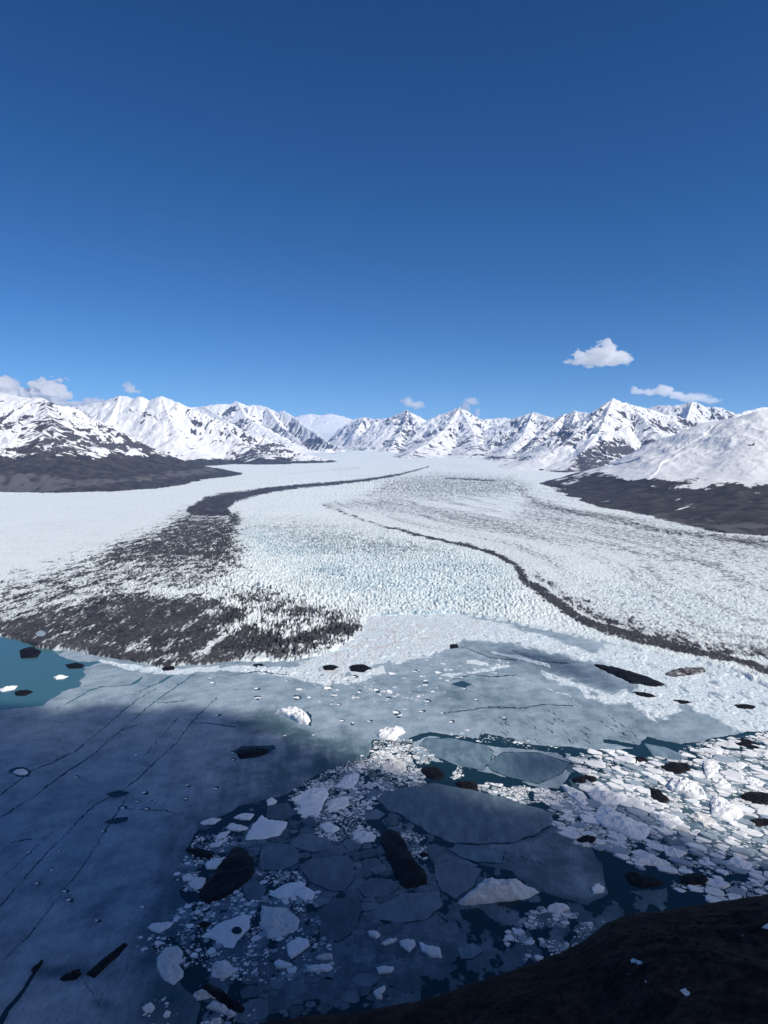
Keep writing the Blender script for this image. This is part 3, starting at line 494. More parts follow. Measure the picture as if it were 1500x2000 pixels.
WHITE = [  # outline, height, material, label
 ([(480,1633),(495,1610),(512,1590),(520,1600),(562,1604),(558,1615),(545,1632),(515,1639),(480,1641)], 1.4, 'white', 'smooth white berg with a pointed horn above the largest black slab'),
 ([(568,1560),(600,1540),(635,1534),(642,1548),(630,1572),(622,1594),(600,1593),(580,1588),(588,1573)], 1.6, 'white', 'largest smooth white berg at the top of the central pack'),
 ([(655,1537),(672,1515),(700,1507),(701,1520),(690,1538),(675,1541)], 1.5, 'white', 'square white berg topmost in the shaded central pack'),
 ([(638,1582),(645,1560),(680,1553),(682,1572),(665,1580),(645,1584)], 1.6, 'white', 'white berg with thin dark creases in the middle of the central pack'),
 ([(525,1745),(555,1725),(590,1718),(597,1730),(617,1743),(610,1757),(595,1762),(580,1750),(545,1755)], 1.5, 'white', 'arched white berg with a hollow underside right of the largest black slab'),
 ([(512,1763),(525,1768),(560,1770),(585,1795),(580,1815),(550,1828),(525,1833),(508,1805),(510,1780)], 2.6, 'stained', 'blocky stained white berg just below the arched berg'),
 ([(393,1828),(430,1800),(480,1782),(488,1795),(487,1810),(465,1835),(455,1852),(440,1850),(425,1836)], 1.6, 'white', 'white berg with a round blue pool in its top'),
 ([(560,1845),(580,1830),(600,1832),(605,1845),(592,1856),(570,1873),(562,1866)], 1.4, 'white', 'forked white berg below the blocky stained berg'),
 ([(305,1870),(320,1850),(345,1843),(357,1855),(355,1875),(345,1885),(358,1895),(358,1905),(340,1925),(320,1915),(308,1895)], 2.4, 'stained', 'hollowed dirty white berg farthest left in the near pack'),
 ([(415,1880),(440,1870),(455,1885),(460,1900),(440,1912),(413,1908)], 2.0, 'stained', 'dirty white berg straight below the berg with the pool'),
 ([(895,1762),(920,1745),(945,1715),(965,1704),(980,1712),(1010,1722),(1040,1728),(1053,1738),(1020,1755),(980,1759),(945,1765),(905,1768)], 6.5, 'stained', 'tall ragged white berg with cracks alone on dark water'),
 ([(818,1838),(830,1845),(860,1852),(863,1872),(840,1869),(822,1856)], 1.3, 'white', 'white berg at the right end of the near arc of four'),
 ([(718,1818),(738,1818),(743,1828),(735,1834),(722,1828)], 1.2, 'white', 'rounded white berg at the left end of the near arc of four'),
 ([(744,1844),(758,1834),(776,1832),(770,1840),(752,1848)], 1.1, 'white', 'slim white berg second from left in the near arc of four'),
 ([(779,1838),(792,1834),(810,1836),(812,1845),(800,1861),(785,1850)], 1.2, 'white', 'notched white berg third from left in the near arc of four'),
 ([(734,1889),(752,1885),(770,1889),(766,1900),(740,1903)], 1.1, 'white', 'flat white berg below the near arc of four'),
 ([(728,1938),(752,1922),(754,1932),(742,1944),(747,1953),(735,1951)], 1.1, 'white', 'lone white berg nearest the bottom edge above the hillside'),
 ([(288,1811),(300,1802),(340,1800),(330,1812),(310,1824),(295,1818)], 1.2, 'white', 'flat white berg above the hollowed dirty berg'),
 ([(536,1388),(550,1381),(572,1377),(590,1388),(606,1405),(600,1416),(582,1411),(560,1396)], 7, 'white', 'tall sunlit white berg standing alone in the far lake ice'),
 ([(733,1430),(755,1418),(785,1417),(792,1428),(778,1436),(772,1447),(755,1445),(740,1440)], 4.5, 'white', 'sunlit white berg heading the central pack of brash'),
 ([(743,1492),(760,1480),(790,1485),(794,1500),(785,1511),(760,1508),(745,1501)], 3.5, 'stained', 'greyish brown stained berg in the sunlit brash'),
 ([(1093,1530),(1105,1530),(1140,1548),(1152,1568),(1140,1575),(1118,1560)], 2.4, 'white', 'white wedge shaped berg at the upper left of the right hand pack'),
 ([(1160,1590),(1172,1568),(1200,1580),(1230,1600),(1272,1618),(1258,1640),(1230,1637),(1200,1622),(1168,1606)], 4.0, 'white', 'long ridged white berg, largest in the right hand pack'),
 ([(1148,1546),(1160,1530),(1175,1545),(1220,1548),(1230,1560),(1205,1572),(1178,1574),(1158,1565)], 3.2, 'white', 'white berg with a pointed peak directly above the long ridged berg'),
 ([(1303,1532),(1315,1515),(1335,1512),(1350,1528),(1372,1540),(1381,1560),(1360,1562),(1340,1556),(1312,1543)], 5.5, 'white', 'craggy sunlit white berg with deep grooves in the right hand pack'),
 ([(1387,1562),(1395,1551),(1420,1560),(1445,1578),(1452,1590),(1437,1609),(1420,1604),(1390,1592)], 3.2, 'white', 'big smooth white berg right of the craggy one'),
 ([(1268,1584),(1290,1582),(1320,1590),(1336,1604),(1312,1620),(1295,1615)], 2.8, 'white', 'pale tilted berg below the dark wedge of ice'),
 ([(1343,1592),(1365,1582),(1390,1597),(1402,1610),(1375,1613)], 2.4, 'stained', 'brownish tilted berg just left of the big smooth berg'),
 ([(1373,1482),(1392,1478),(1407,1495),(1397,1510),(1382,1524),(1374,1504)], 2.8, 'white', 'upright white berg above and right of the craggy berg'),
 ([(1294,1648),(1315,1655),(1342,1665),(1325,1676),(1300,1670)], 1.6, 'white', 'white berg in shade below the pale tilted berg'),
 ([(1238,1682),(1268,1668),(1300,1680),(1312,1691),(1270,1691)], 1.8, 'white', 'broad white berg in shade above the black berg by open water'),
 ([(1154,1735),(1166,1725),(1181,1732),(1178,1743),(1160,1746)], 1.4, 'white', 'single white berg in the open dark water left of the black berg'),
 ([(1068,1772),(1085,1763),(1104,1764),(1113,1774),(1090,1785),(1070,1781)], 1.4, 'white', 'white berg at the top of the chunk cluster above the hill edge'),
 ([(1438,1521),(1465,1515),(1498,1530),(1482,1537)], 1.8, 'white', 'flat white berg near the right edge above the dark rounded berg'),
 ([(1394,1533),(1412,1519),(1428,1530),(1424,1540),(1405,1541)], 1.8, 'white', 'white berg between the craggy berg and the right edge'),
 ([(1415,1681),(1440,1670),(1472,1690),(1457,1701),(1425,1694)], 1.5, 'white', 'oblong white berg in shade near the right edge'),
 ([(25,1509),(35,1502),(48,1502),(55,1508),(50,1513),(38,1514)], 1.3, 'white', 'largest white chunk frozen in the left lake ice, ringed by dark water'),
 ([(104,1322),(116,1317),(134,1320),(124,1325),(110,1327)], 1.6, 'white', 'white berg in the middle of the blue open water'),
 ([(-6,1347),(12,1341),(34,1338),(28,1346),(4,1351)], 1.8, 'white', 'white berg at the left edge of the blue open water'),
 ([(390,1607),(410,1598),(432,1598),(418,1610),(396,1611)], 1.1, 'white', 'flat white plate at the upper left tip of the near pack'),
 ([(441,1616),(452,1606),(486,1618),(468,1624),(448,1622)], 1.1, 'white', 'four sided white plate left of the horned berg'),
 ([(456,1597),(475,1587),(497,1589),(488,1602),(470,1601)], 1.1, 'white', 'white plate above the four sided one'),
 ([(420,1636),(432,1626),(450,1622),(440,1635),(425,1640)], 1.0, 'white', 'slender white plate below the flat plate at the pack tip'),
 ([(408,1650),(425,1643),(438,1642),(428,1653),(412,1656)], 1.0, 'white', 'small white plate just above the brown black berg'),
 ([(520,1563),(532,1557),(541,1565),(534,1572),(523,1574)], 1.1, 'white', 'white cube of ice off the left end of the largest smooth berg'),
 ([(400,1688),(420,1676),(446,1672),(438,1684),(425,1697),(405,1698)], 1.3, 'white', 'white berg leaning on the left side of the largest black slab'),
 ([(355,1712),(368,1705),(379,1713),(370,1721),(358,1722)], 1.0, 'white', 'white chunk furthest left beside the largest black slab'),
 ([(369,1722),(385,1712),(402,1714),(399,1730),(385,1738),(372,1733)], 1.2, 'white', 'cracked white chunk beside the left edge of the largest black slab'),
 ([(376,1942),(393,1928),(416,1945),(400,1952),(384,1955)], 1.6, 'stained', 'grey white fragment on the left of the black bar'),
 ([(402,1966),(418,1950),(445,1968),(462,1982),(452,1987),(428,1977)], 1.6, 'stained', 'grey white fragment below the black bar'),
 ([(404,2008),(415,1990),(432,1985),(432,2000),(424,2012)], 1.4, 'stained', 'dirty white berg cut by the bottom edge'),
 ([(623,1612),(638,1604),(664,1618),(652,1627),(636,1626)], 1.4, 'white', 'white berg right of the horned berg at the lower edge of brash'),
 ([(688,1627),(710,1620),(735,1630),(731,1643),(706,1646),(690,1639)], 1.6, 'white', 'rough white berg just left of the long black slab'),
 ([(614,1872),(632,1862),(649,1862),(650,1874),(630,1877)], 1.3, 'stained', 'half brown berg right of the forked berg'),
 ([(598,1888),(615,1883),(645,1884),(651,1891),(640,1899),(606,1898)], 1.2, 'white', 'oblong white berg below the half brown one'),
 ([(535,1880),(545,1873),(572,1884),(562,1892),(540,1892)], 1.2, 'white', 'notched white berg below the forked berg'),
 ([(278,1972),(284,1960),(296,1958),(303,1968),(296,1979),(284,1980)], 1.1, 'white', 'ring shaped white berg at lower left with water inside'),
 ([(318,1985),(324,1973),(334,1976),(330,1987),(322,1990)], 1.0, 'white', 'small white berg right of the ring shaped one'),
 ([(640,1868),(640,1868),(640,1868)], 0, '', ''),
]
WHITE = [q for q in WHITE if q[1] > 0]
STRIPED = ([(1298,1316),(1330,1304),(1375,1301),(1379,1312),(1350,1319),(1310,1324)], 3.5, 'striped dark and white berg right of the longest dark ridge')
FLOES = [
 ([(737,1562),(750,1545),(800,1538),(850,1530),(910,1541),(1000,1562),(1075,1587),(1085,1608),(1040,1632),(1000,1646),(930,1648),(880,1645),(835,1625),(790,1595),(755,1580)], 'biggest grey floe, broad and striped, at the centre of the shade'),
 ([(878,1660),(892,1649),(930,1652),(985,1664),(980,1686),(930,1683),(900,1674)], 'pale grey floe just below the biggest floe'),
 ([(820,1455),(832,1443),(880,1442),(948,1455),(963,1468),(958,1484),(943,1504),(900,1497),(850,1478)], 'sunlit grey floe between brash and a narrow channel'),
 ([(950,1492),(982,1470),(1050,1471),(1112,1490),(1097,1510),(1052,1530),(1000,1520),(962,1505)], 'half shaded grey floe just right of the sunlit floe'),
 ([(505,1692),(511,1656),(532,1646),(570,1650),(587,1670),(580,1686),(550,1700),(510,1699)], 'grey floe touching the right side of the largest black slab'),
 ([(583,1690),(612,1676),(680,1670),(692,1690),(690,1720),(670,1741),(640,1738),(603,1720)], 'dark grey floe in the middle of the near pack'),
 ([(623,1778),(650,1756),(700,1750),(708,1775),(692,1820),(660,1840),(625,1832)], 'dark grey floe right of the blocky stained berg'),
 ([(733,1772),(790,1746),(858,1740),(865,1768),(832,1796),(780,1803),(740,1796)], 'long grey floe below the foot of the long black slab'),
 ([(848,1690),(880,1680),(940,1698),(925,1730),(890,1756),(862,1740),(850,1712)], 'dark grey floe between the long black slab and the tall ragged berg'),
 ([(470,1722),(500,1718),(520,1738),(512,1758),(482,1758)], 'grey floe under the tip of the largest black slab'),
 ([(562,1650),(592,1627),(640,1636),(652,1655),(612,1665)], 'grey floe below the horned berg'),
 ([(893,1852),(925,1842),(942,1858),(922,1873),(900,1873)], 'small pale floe in open dark water near the hill edge'),
 ([(1258,1452),(1300,1460),(1342,1478),(1320,1486),(1275,1476)], 'sunlit grey floe at the top of the right hand pack'),
 ([(524,1572),(560,1568),(582,1588),(552,1603),(520,1597)], 'small dark floe left of the largest smooth berg'),
 ([(712,1552),(736,1540),(745,1548),(733,1560),(718,1562)], 'little grey floe at the left tip of the biggest floe'),
 ([(708,1590),(735,1580),(752,1590),(740,1600),(715,1601)], 'little grey floe between the central pack and the biggest floe'),
 ([(752,1603),(776,1596),(778,1610),(762,1614)], 'little grey floe above the top of the long black slab'),
 ([(700,1735),(722,1715),(765,1718),(778,1735),(745,1752),(712,1752)], 'dark floe left of the long black slab foot'),
]
# ------------------------------------------------------------------ lake ice sheet (open water is left uncovered)
CRACKS = [[(340,1318),(313,1333),(280,1346),(263,1358)], [(305,1345),(270,1365),(240,1388),(200,1425),(150,1465),(100,1490),(60,1506),(30,1530),(0,1553)], [(380,1316),(345,1340),(300,1372),(245,1418),(180,1475),(120,1515),(60,1560),(0,1597)],
 [(424,1363),(400,1385),(375,1410),(345,1450),(310,1482),(270,1520),(238,1545),(185,1572),(160,1595),(130,1628),(95,1662),(60,1700),(30,1735),(0,1770)], [(250,1555),(236,1575),(215,1607),(195,1640),(175,1672),(155,1700),(128,1735),(85,1790),(60,1825),(0,1880)],
 [(110,1383),(150,1364),(175,1348),(200,1341),(255,1338),(278,1322)], [(120,1608),(85,1640),(50,1672),(0,1720)], [(305,1372),(330,1372),(360,1369)], [(375,1411),(410,1413),(460,1420)], [(230,1578),(285,1582),(320,1582),(345,1590)], [(280,1478),(320,1432),(350,1400)], [(240,1425),(280,1412)],
 [(862,1393),(910,1388),(960,1380),(1030,1383)], [(870,1331),(920,1318),(960,1322),(1010,1318)], [(950,1382),(1010,1384),(1060,1376),(1120,1378)], [(1000,1270),(1060,1292),(1110,1296)], [(900,1262),(960,1285),(1010,1290)], [(210,1985),(185,1950),(165,1915)], [(180,1992),(200,1945),(215,1920)], [(15,1640),(20,1646),(50,1640),(62,1640)], [(445,1320),(500,1312),(560,1318)], [(940,1455),(960,1470),(975,1488)], [(700,1600),(760,1650)]]
for k in range(34):
    x0 = 970+rng.random()*270; y0 = 1388+rng.random()*62; CRACKS.append([(x0, y0), (x0+10+8*rng.random(), y0+7+6*rng.random())])
for k in range(14):
    x0 = 950+rng.random()*150; y0 = 1600+rng.random()*80; CRACKS.append([(x0, y0), (x0+16, y0+9)])
SPOTS = [(265,1475,4),(150,1518,4.5),(280,1548,6),(421,1540,4.5),(363,1560,5),(365,1534,4),(240,1578,5),(285,1580,4.5),(55,1665,4),(115,1663,3.5),(100,1700,4),(72,1726,4.5),(126,1741,5),(132,1758,6),(278,1772,4),(188,1798,4.5),(422,1397,5),(268,1566,4),(301,1565,3.5),(200,1624,3.5),(578,1363,9),(503,1363,7),(757,1365,5),(833,1370,6),(770,1360,4),(660,1376,5),(665,1408,6),(690,1412,5),(720,1409,4),(773,1392,7),(780,1398,5),(822,1390,5),(863,1393,4),(556,1437,4),(612,1436,3.5),(453,1470,4),(455,1484,4),(690,1322,6),(810,1312,6),(830,1330,5),(640,1345,8),(700,1352,6),(735,1348,7),(650,1358,5),(905,1345,4),(930,1367,4),(880,1410,5),(985,1402,4),(560,1330,4),(500,1345,4),(415,1334,5),(408,1325,4)]
WATER = [[(-700,1225),(0,1238),(60,1255),(130,1270),(115,1279),(135,1290),(200,1294),(168,1302),(165,1318),(152,1340),(110,1358),(82,1379),(0,1386),(-700,1420)],
 [(395,1612),(470,1575),(560,1550),(640,1502),(715,1482),(732,1445),(800,1447),(818,1470),(850,1487),(905,1500),(955,1512),(1010,1530),(1090,1540),(1120,1500),(1110,1470),(1180,1466),(1240,1462),(1262,1440),(1330,1455),(1400,1440),(1500,1425),(1700,1480),(1900,1700),(1900,1950),(1500,2000),(1100,2060),(900,2100),(360,2100),(390,1960),(330,1900),(300,1850),(380,1790),(350,1740),(395,1690),(360,1660)],
 [(455,1468),(470,1458),(535,1456),(540,1461),(520,1474),(470,1484)], [(880,1336),(900,1331),(922,1336),(905,1344)], [(600,1388),(610,1405),(606,1420),(598,1416)], [(205,1552),(230,1545),(252,1548),(245,1556),(220,1560)], [(205,1606),(222,1600),(250,1595),(247,1604),(225,1612)]]
THIN = [[(930,1640),(1040,1635),(1090,1600),(1140,1640),(1175,1690),(1185,1745),(1150,1770),(1050,1735),(1000,1705),(935,1690)], [(640,1840),(720,1800),(880,1800),(905,1845),(860,1900),(700,1930),(560,1960),(500,1930)], [(820,1650),(880,1655),(900,1680),(850,1690)], [(1300,1735),(1225,1740),(1260,1755),(1310,1760)]]
CHAN = [[(800,1446,5),(840,1433,4),(900,1443,4),(960,1452,6),(1010,1456,5),(1060,1462,6),(1110,1466,8),(1180,1475,8)], [(930,1455,3),(945,1436,4),(960,1440,6),(1000,1448,6)], [(860,1482,4),(910,1505,7),(960,1518,8),(1030,1536,6)], [(1180,1445,3),(1250,1460,5),(1290,1475,3)], [(985,1450,3),(1080,1463,4),(1100,1478,3)]]
MEL = [[(690,1225),(720,1200),(880,1196),(960,1208),(1010,1225),(1090,1248),(1170,1280),(1165,1296),(1100,1283),(1030,1264),(960,1258),(900,1250),(880,1264),(850,1282),(790,1292),(740,1302),(660,1332),(600,1322),(560,1308),(600,1285),(640,1275)],
 [(1160,1292),(1180,1250),(1300,1270),(1420,1295),(1500,1340),(1700,1420),(1700,1520),(1500,1455),(1430,1432),(1390,1396),(1330,1386),(1302,1406),(1262,1402),(1232,1374),(1180,1380),(1150,1362),(1125,1332),(1092,1327),(1058,1316),(1110,1322),(1150,1342),(1200,1353),(1238,1348),(1246,1338),(1215,1318),(1180,1302)]]
MELL = [[(195,1290,3),(250,1303,6),(330,1312,7),(420,1306,6),(500,1306,7),(590,1318,11),(640,1330,9),(700,1322,10),(745,1308,8)], [(870,1318,2),(930,1312,3),(990,1300,4)], [(1060,1312,2),(1092,1330,7),(1130,1340,6),(1150,1360,6)], [(915,1292,5),(950,1298,5)], [(960,1275,3),(1020,1285,4),(1070,1300,4)], [(1005,1322,.8),(1070,1345,1),(1110,1358,1.2),(1135,1382,1)]]
GA, GR = 1560, 1050
X, Y = fan(math.radians(-44), math.radians(44), GA, 290, 1500, GR)
PX, PY = project(X, Y, .3+0*X)
kx = np.clip(Y/700, .5, 2)
WX = PX+6.5*fbm(X/26, Y/36, 5, 211); WY = PY+4.0*fbm(X/26, Y/36, 5, 221)
ice = np.ones(X.shape)
wat = np.full(X.shape, -50.0)
for p in WATER: wat = np.maximum(wat, sdf(WX, WY, p, 50))
for p in CHAN: wat = np.maximum(wat, line(WX, WY, p))
thin = np.full(X.shape, -50.0)
for p in THIN: thin = np.maximum(thin, sdf(PX+10*fbm(X/40, Y/50, 4, 231), PY+7*fbm(X/40, Y/50, 4, 241), p, 50))
slush = sdf(PX+10*fbm(X/40, Y/50, 4, 231), PY+7*fbm(X/40, Y/50, 4, 241), [(1100,1490),(1190,1475),(1300,1470),(1500,1440),(1720,1500),(1760,1770),(1560,1745),(1350,1690),(1200,1650),(1130,1600)], 50)
slush = np.where(slush > -20, slush+55*fbm(X/16, Y/22, 4, 247)-22, -50)
skin = sdf(PX+10*fbm(X/40, Y/50, 4, 233), PY+7*fbm(X/40, Y/50, 4, 243), [(390,1620),(560,1560),(700,1640),(760,1560),(900,1660),(1000,1700),(1180,1760),(1330,1740),(1240,1800),(1100,1870),(900,1960),(640,2040),(380,2040),(400,1900),(330,1850),(400,1760)], 50)
skin = np.where(skin > -20, np.minimum(skin, 25)+75*fbm(X/20, Y/26, 5, 253, .6)-16, -50)
slush = np.maximum(slush, skin); thin = np.maximum(thin, slush)
wat = np.where(thin > 0, -thin, wat)
for p in CRACKS:
    pp = [(a, b_, (.95 if len(p) > 5 else .72)*(.75+.5*((i*7) % 3)/2)) for i, (a, b_) in enumerate(p)]
    wat = np.maximum(wat, line(PX+2.6*fbm(X/9, Y/9, 3, 251), PY+1.6*fbm(X/9, Y/9, 3, 261), pp, 6))
wat = np.maximum(wat, line(WX, WY, [(-5,2010,7),(15,1972,5),(32,1950,4.5),(58,1912,4),(76,1886,2)], 10))
wat = np.maximum(wat, line(WX, WY, [(313,1333,2.2),(326,1325,2.5),(338,1319,1)], 6)); wat = np.maximum(wat, line(WX, WY, [(262,1336,2),(276,1324,2)], 6))
for (a, b_, r) in SPOTS:
    wat = np.maximum(wat, r*(1.3 if b_ > 1395 and a < 470 else 1.0)-np.hypot(WX-a-r*.3, (WY-b_)*2.0)); 
wat = np.maximum(wat, sdf(WX, WY, [(17,1508),(34,1499),(52,1499),(62,1506),(52,1516),(36,1517)], 20))
fl_in = np.full(X.shape, -50.0)
for p, lab in FLOES: fl_in = np.maximum(fl_in, sdf(PX, PY, p, 50)+1.5)
wat = np.maximum(wat, fl_in)
# tone of the ice
streak = fbm((X*.8+Y*.45)/55, (Y*.8-X*.45)/9, 4, 271)
tone = .60+.10*fbm(X/160, Y/160, 4, 281)+.05*streak
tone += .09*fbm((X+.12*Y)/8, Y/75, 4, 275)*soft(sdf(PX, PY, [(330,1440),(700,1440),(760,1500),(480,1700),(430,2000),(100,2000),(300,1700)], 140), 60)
tone -= .10*sst(1600, 1950, PY)  # lake shade deepening towards the viewer, painted into the tone
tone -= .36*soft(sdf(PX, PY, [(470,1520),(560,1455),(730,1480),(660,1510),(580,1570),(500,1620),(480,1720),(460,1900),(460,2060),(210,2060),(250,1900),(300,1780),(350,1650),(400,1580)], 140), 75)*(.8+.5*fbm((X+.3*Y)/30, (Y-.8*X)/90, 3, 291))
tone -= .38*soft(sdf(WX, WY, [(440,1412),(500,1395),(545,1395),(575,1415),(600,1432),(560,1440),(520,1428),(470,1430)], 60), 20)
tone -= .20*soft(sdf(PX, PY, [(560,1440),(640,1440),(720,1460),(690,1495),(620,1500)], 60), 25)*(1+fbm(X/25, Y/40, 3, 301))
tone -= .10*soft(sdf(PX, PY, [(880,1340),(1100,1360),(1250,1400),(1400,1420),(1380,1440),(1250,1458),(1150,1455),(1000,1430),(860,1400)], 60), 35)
tone -= .16*soft(sdf(PX, PY, [(940,1270),(1050,1275),(1180,1310),(1240,1355),(1120,1330),(1000,1300)], 60), 20)  # cloud-shadow patch off the front, darkened into the ice tone as well
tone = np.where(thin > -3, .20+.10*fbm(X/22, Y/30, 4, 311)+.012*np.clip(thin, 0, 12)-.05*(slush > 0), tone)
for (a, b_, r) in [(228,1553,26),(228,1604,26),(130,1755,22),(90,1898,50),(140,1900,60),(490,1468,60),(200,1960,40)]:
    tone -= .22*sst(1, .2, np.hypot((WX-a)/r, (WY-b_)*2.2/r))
wh = np.zeros(X.shape)
for p in MEL: wh = np.maximum(wh, .84*soft(sdf(WX+10*fbm(X/35, Y/60, 4, 345), WY+7*fbm(X/35, Y/60, 4, 347), p, 50), 13))
for p in MELL: wh = np.maximum(wh, .8*soft(line(WX, WY, p), 3.5))
for cx, cy_, rx, ry, v in [(700,1335,80,22,.42),(660,1360,60,14,.34),(870,1290,90,22,.36),(800,1320,60,15,.36),(1120,1325,60,12,.3),(560,1315,120,9,.4)]:
    wh = np.maximum(wh, v*sst(1.2, .3, np.hypot((PX-cx)/rx, (PY-cy_)/ry)))
wh -= .45*sst(.15, .6, fbm(X/16, Y/45, 4, 321))*sst(1240, 1330, PY)
br = .9*soft(sdf(WX, WY, [(690,1225),(720,1203),(880,1200),(960,1215),(900,1240),(860,1260),(760,1290),(650,1330),(560,1310),(640,1280)], 50), 20)+.25
f1, f2, ci = worley(X/7, Y/11, 33)
f1c, f2c, cic = worley(X/16+.2*perlin(X/9, Y/9, 4), Y/24, 37)
Z = .3+sst(.3, .8, wh)*(sst(0, .4, f2-f1)*(.1+.6*ci)*(cic > .35)+sst(0, .25, f2c-f1c)*(.2+1.5*cic**3)+.5*fbm(X/5, Y/7, 3, 331))
Z = np.where(thin > -4, .05+.02*perlin(X/3, Y/3, 5), Z)
Sl = sdf(X, Y, TERM_POLY, 1e6)
wc = np.maximum(np.maximum(wat[:-1,:-1], wat[1:,1:]), np.maximum(wat[1:,:-1], wat[:-1,1:]))
keep = ((wat[:-1,:-1]+wat[1:,1:]+wat[:-1,1:]+wat[1:,:-1])/4 < 0) & (Sl[:-1,:-1] < 30)
V = np.stack([X, Y, Z], -1).reshape(-1, 3); fc = grid_faces(GR, GA, keep)
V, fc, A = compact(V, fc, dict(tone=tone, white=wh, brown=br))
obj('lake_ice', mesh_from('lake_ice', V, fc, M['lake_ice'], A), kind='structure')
gx_ = np.concatenate([[-9000, -4000], np.linspace(-2000, 2000, 161), [4000, 9000]]); gy_ = np.concatenate([[-2500, -500], np.linspace(0, 2000, 101), [6000]]); UX, UY = np.meshgrid(gx_, gy_)
silt = np.clip(sst(640, 1060, UY)*sst(-150, -420, UX)*.95+sst(650, 950, UY)*.34, 0, 1)
obj('lake_water', mesh_from('lake_water', np.stack([UX, UY, 0*UX], -1).reshape(-1, 3), grid_faces(len(gy_), len(gx_)), M['water'], dict(silt=silt)), kind='structure')
gv = [(-60000, -20000, -30), (60000, -20000, -30), (60000, 90000, -30), (-60000, 90000, -30)]
obj('ground', mesh_from('ground', gv, [(0, 1, 2, 3)], M['mountain'], dict(rock=[1]*4, veg=[1]*4, gravel=[0]*4)), kind='structure')

# ------------------------------------------------------------------ floating ice, every piece an object
def dens(poly, n, jit, seed):
    P = np.asarray(poly, float); Q = np.roll(P, -1, 0); L = np.hypot(*(Q-P).T); tot = L.sum()
    r = np.random.default_rng(seed); out = []
    for p, q, l in zip(P, Q, L):
        k = max(1, int(round(n*l/tot)))
        for i in range(k):
            t = i/k; v = p+(q-p)*t; nrm = np.array([-(q-p)[1], (q-p)[0]])/max(l, 1e-6)
            out.append(v+nrm*jit*tot/12*(r.normal()*.5+.8*math.sin(7*t+seed))*(0 if i == 0 else 1)*.5)
    return np.array(out)
def berg_mesh(name, poly, h, mat, seed, n=44, jit=.05, profile='berg'):
    """poly in world metres; closed body from below the waterline to a bumpy top"""
    P = dens(poly, n, jit, seed); c = P.mean(0); n = len(P); r = np.random.default_rng(seed)
    size = math.sqrt(max(1e-6, np.ptp(P[:,0])*np.ptp(P[:,1])))
    if profile == 'berg': rings = [(1.0, -.6), (1.02, 0.0), (.985, .45), (.93, .8), (.80, .95), (.62, 1.05), (.42, 1.15), (.2, 1.2)]
    elif profile == 'crag': rings = [(1.0, -.6), (1.02, 0.0), (.985, .28), (.94, .45), (.88, .55), (.80, .63), (.71, .7), (.61, .76), (.51, .82), (.41, .88), (.31, .92), (.21, .95), (.1, .97)]
    else: rings = [(1.0, -.3/h), (1.0, .6), (.985, 1.0), (.8, 1.0), (.5, 1.0), (.25, 1.0)]
    vs = []; off = seed*13.7
    for k, (s, zf) in enumerate(rings):
        if k < 2 or profile == 'floe': B = P
        else:
            m_ = 1+2*(k-1); ker = np.ones(m_)/m_; B = np.column_stack([np.convolve(np.concatenate([P[-m_:, a_], P[:, a_], P[:m_, a_]]), ker, 'same')[m_:-m_] for a_ in (0, 1)])
        q = c+(B-c)*s
        if profile == 'berg' and k > 1: q = q+r.normal(size=q.shape)*size*.016
        if profile == 'floe': z = np.full(n, h*zf)
        else:
            nn = fbm(q[:,0]/(size*.35)+off, q[:,1]/(size*.35), 4, 5)+.5*(ridged(q[:,0]/(size*.2)+off, q[:,1]/(size*.2), 3, 8)-.4)
            nc_ = ridged(q[:,0]/(size*.55)+off, q[:,1]/(size*.4)-off, 5, 12, .6)-.4; z = h*zf*(1+((.5*nn+1.5*nc_) if profile == 'crag' else .55*nn)*(1 if k > 1 else 0)); z = np.where(zf > 0, np.maximum(z, .12*h), z)
        vs.append(np.column_stack([q, z]))
    top = vs[-1].mean(0)[None]; V = np.vstack(vs+[top]); F4 = []
    for k in range(len(rings)-1):
        for i in range(n):
            j = (i+1) % n; F4 += [(k*n+i, k*n+j, (k+1)*n+j), (k*n+i, (k+1)*n+j, (k+1)*n+i)]
    k = len(rings)-1
    for i in range(n): F4.append((k*n+i, k*n+(i+1) % n, len(V)-1))
    org = np.array([c[0], c[1], 0.0])
    me = mesh_from(name, V-org, F4, mat, smooth=False)
    return me, org
def signed(poly):
    P = np.asarray(poly); Q = np.roll(P, -1, 0); return .5*np.sum(P[:,0]*Q[:,1]-Q[:,0]*P[:,1])
def world_poly(px, h):
    P = np.asarray(px, float); y0, y1 = P[:,1].min(), P[:,1].max()
    z = h*.75*(y1-P[:,1])/(y1-y0+1e-6); x, y = at(P[:,0], P[:,1], z); W = np.column_stack([x, y])
    return W[::-1] if signed(W) < 0 else W
def place(name, cat, label, me, org, group=None):
    o = obj(name, me, label=label, category=cat); o.location = org
    if group: o['group'] = group
    return o
OCC = []                                        # circles already taken
def occupy(W):
    c = W.mean(0); OCC.append((c[0], c[1], .5*math.sqrt(abs(signed(W))*4/math.pi)))
POLYS = []
for i, (p, h, lab) in enumerate(DIRTY):
    W = world_poly(p, h); me, org = berg_mesh('dirty_iceberg', W, h, M['dirty'], 100+i); place('dirty_iceberg', 'iceberg', lab, me, org, 'dark dirty icebergs'); POLYS.append(p)
p, h, lab = STRIPED
me, org = berg_mesh('dirty_iceberg', world_poly(p, h), h, M['striped'], 180); place('dirty_iceberg', 'iceberg', lab, me, org, 'dark dirty icebergs'); POLYS.append(p)
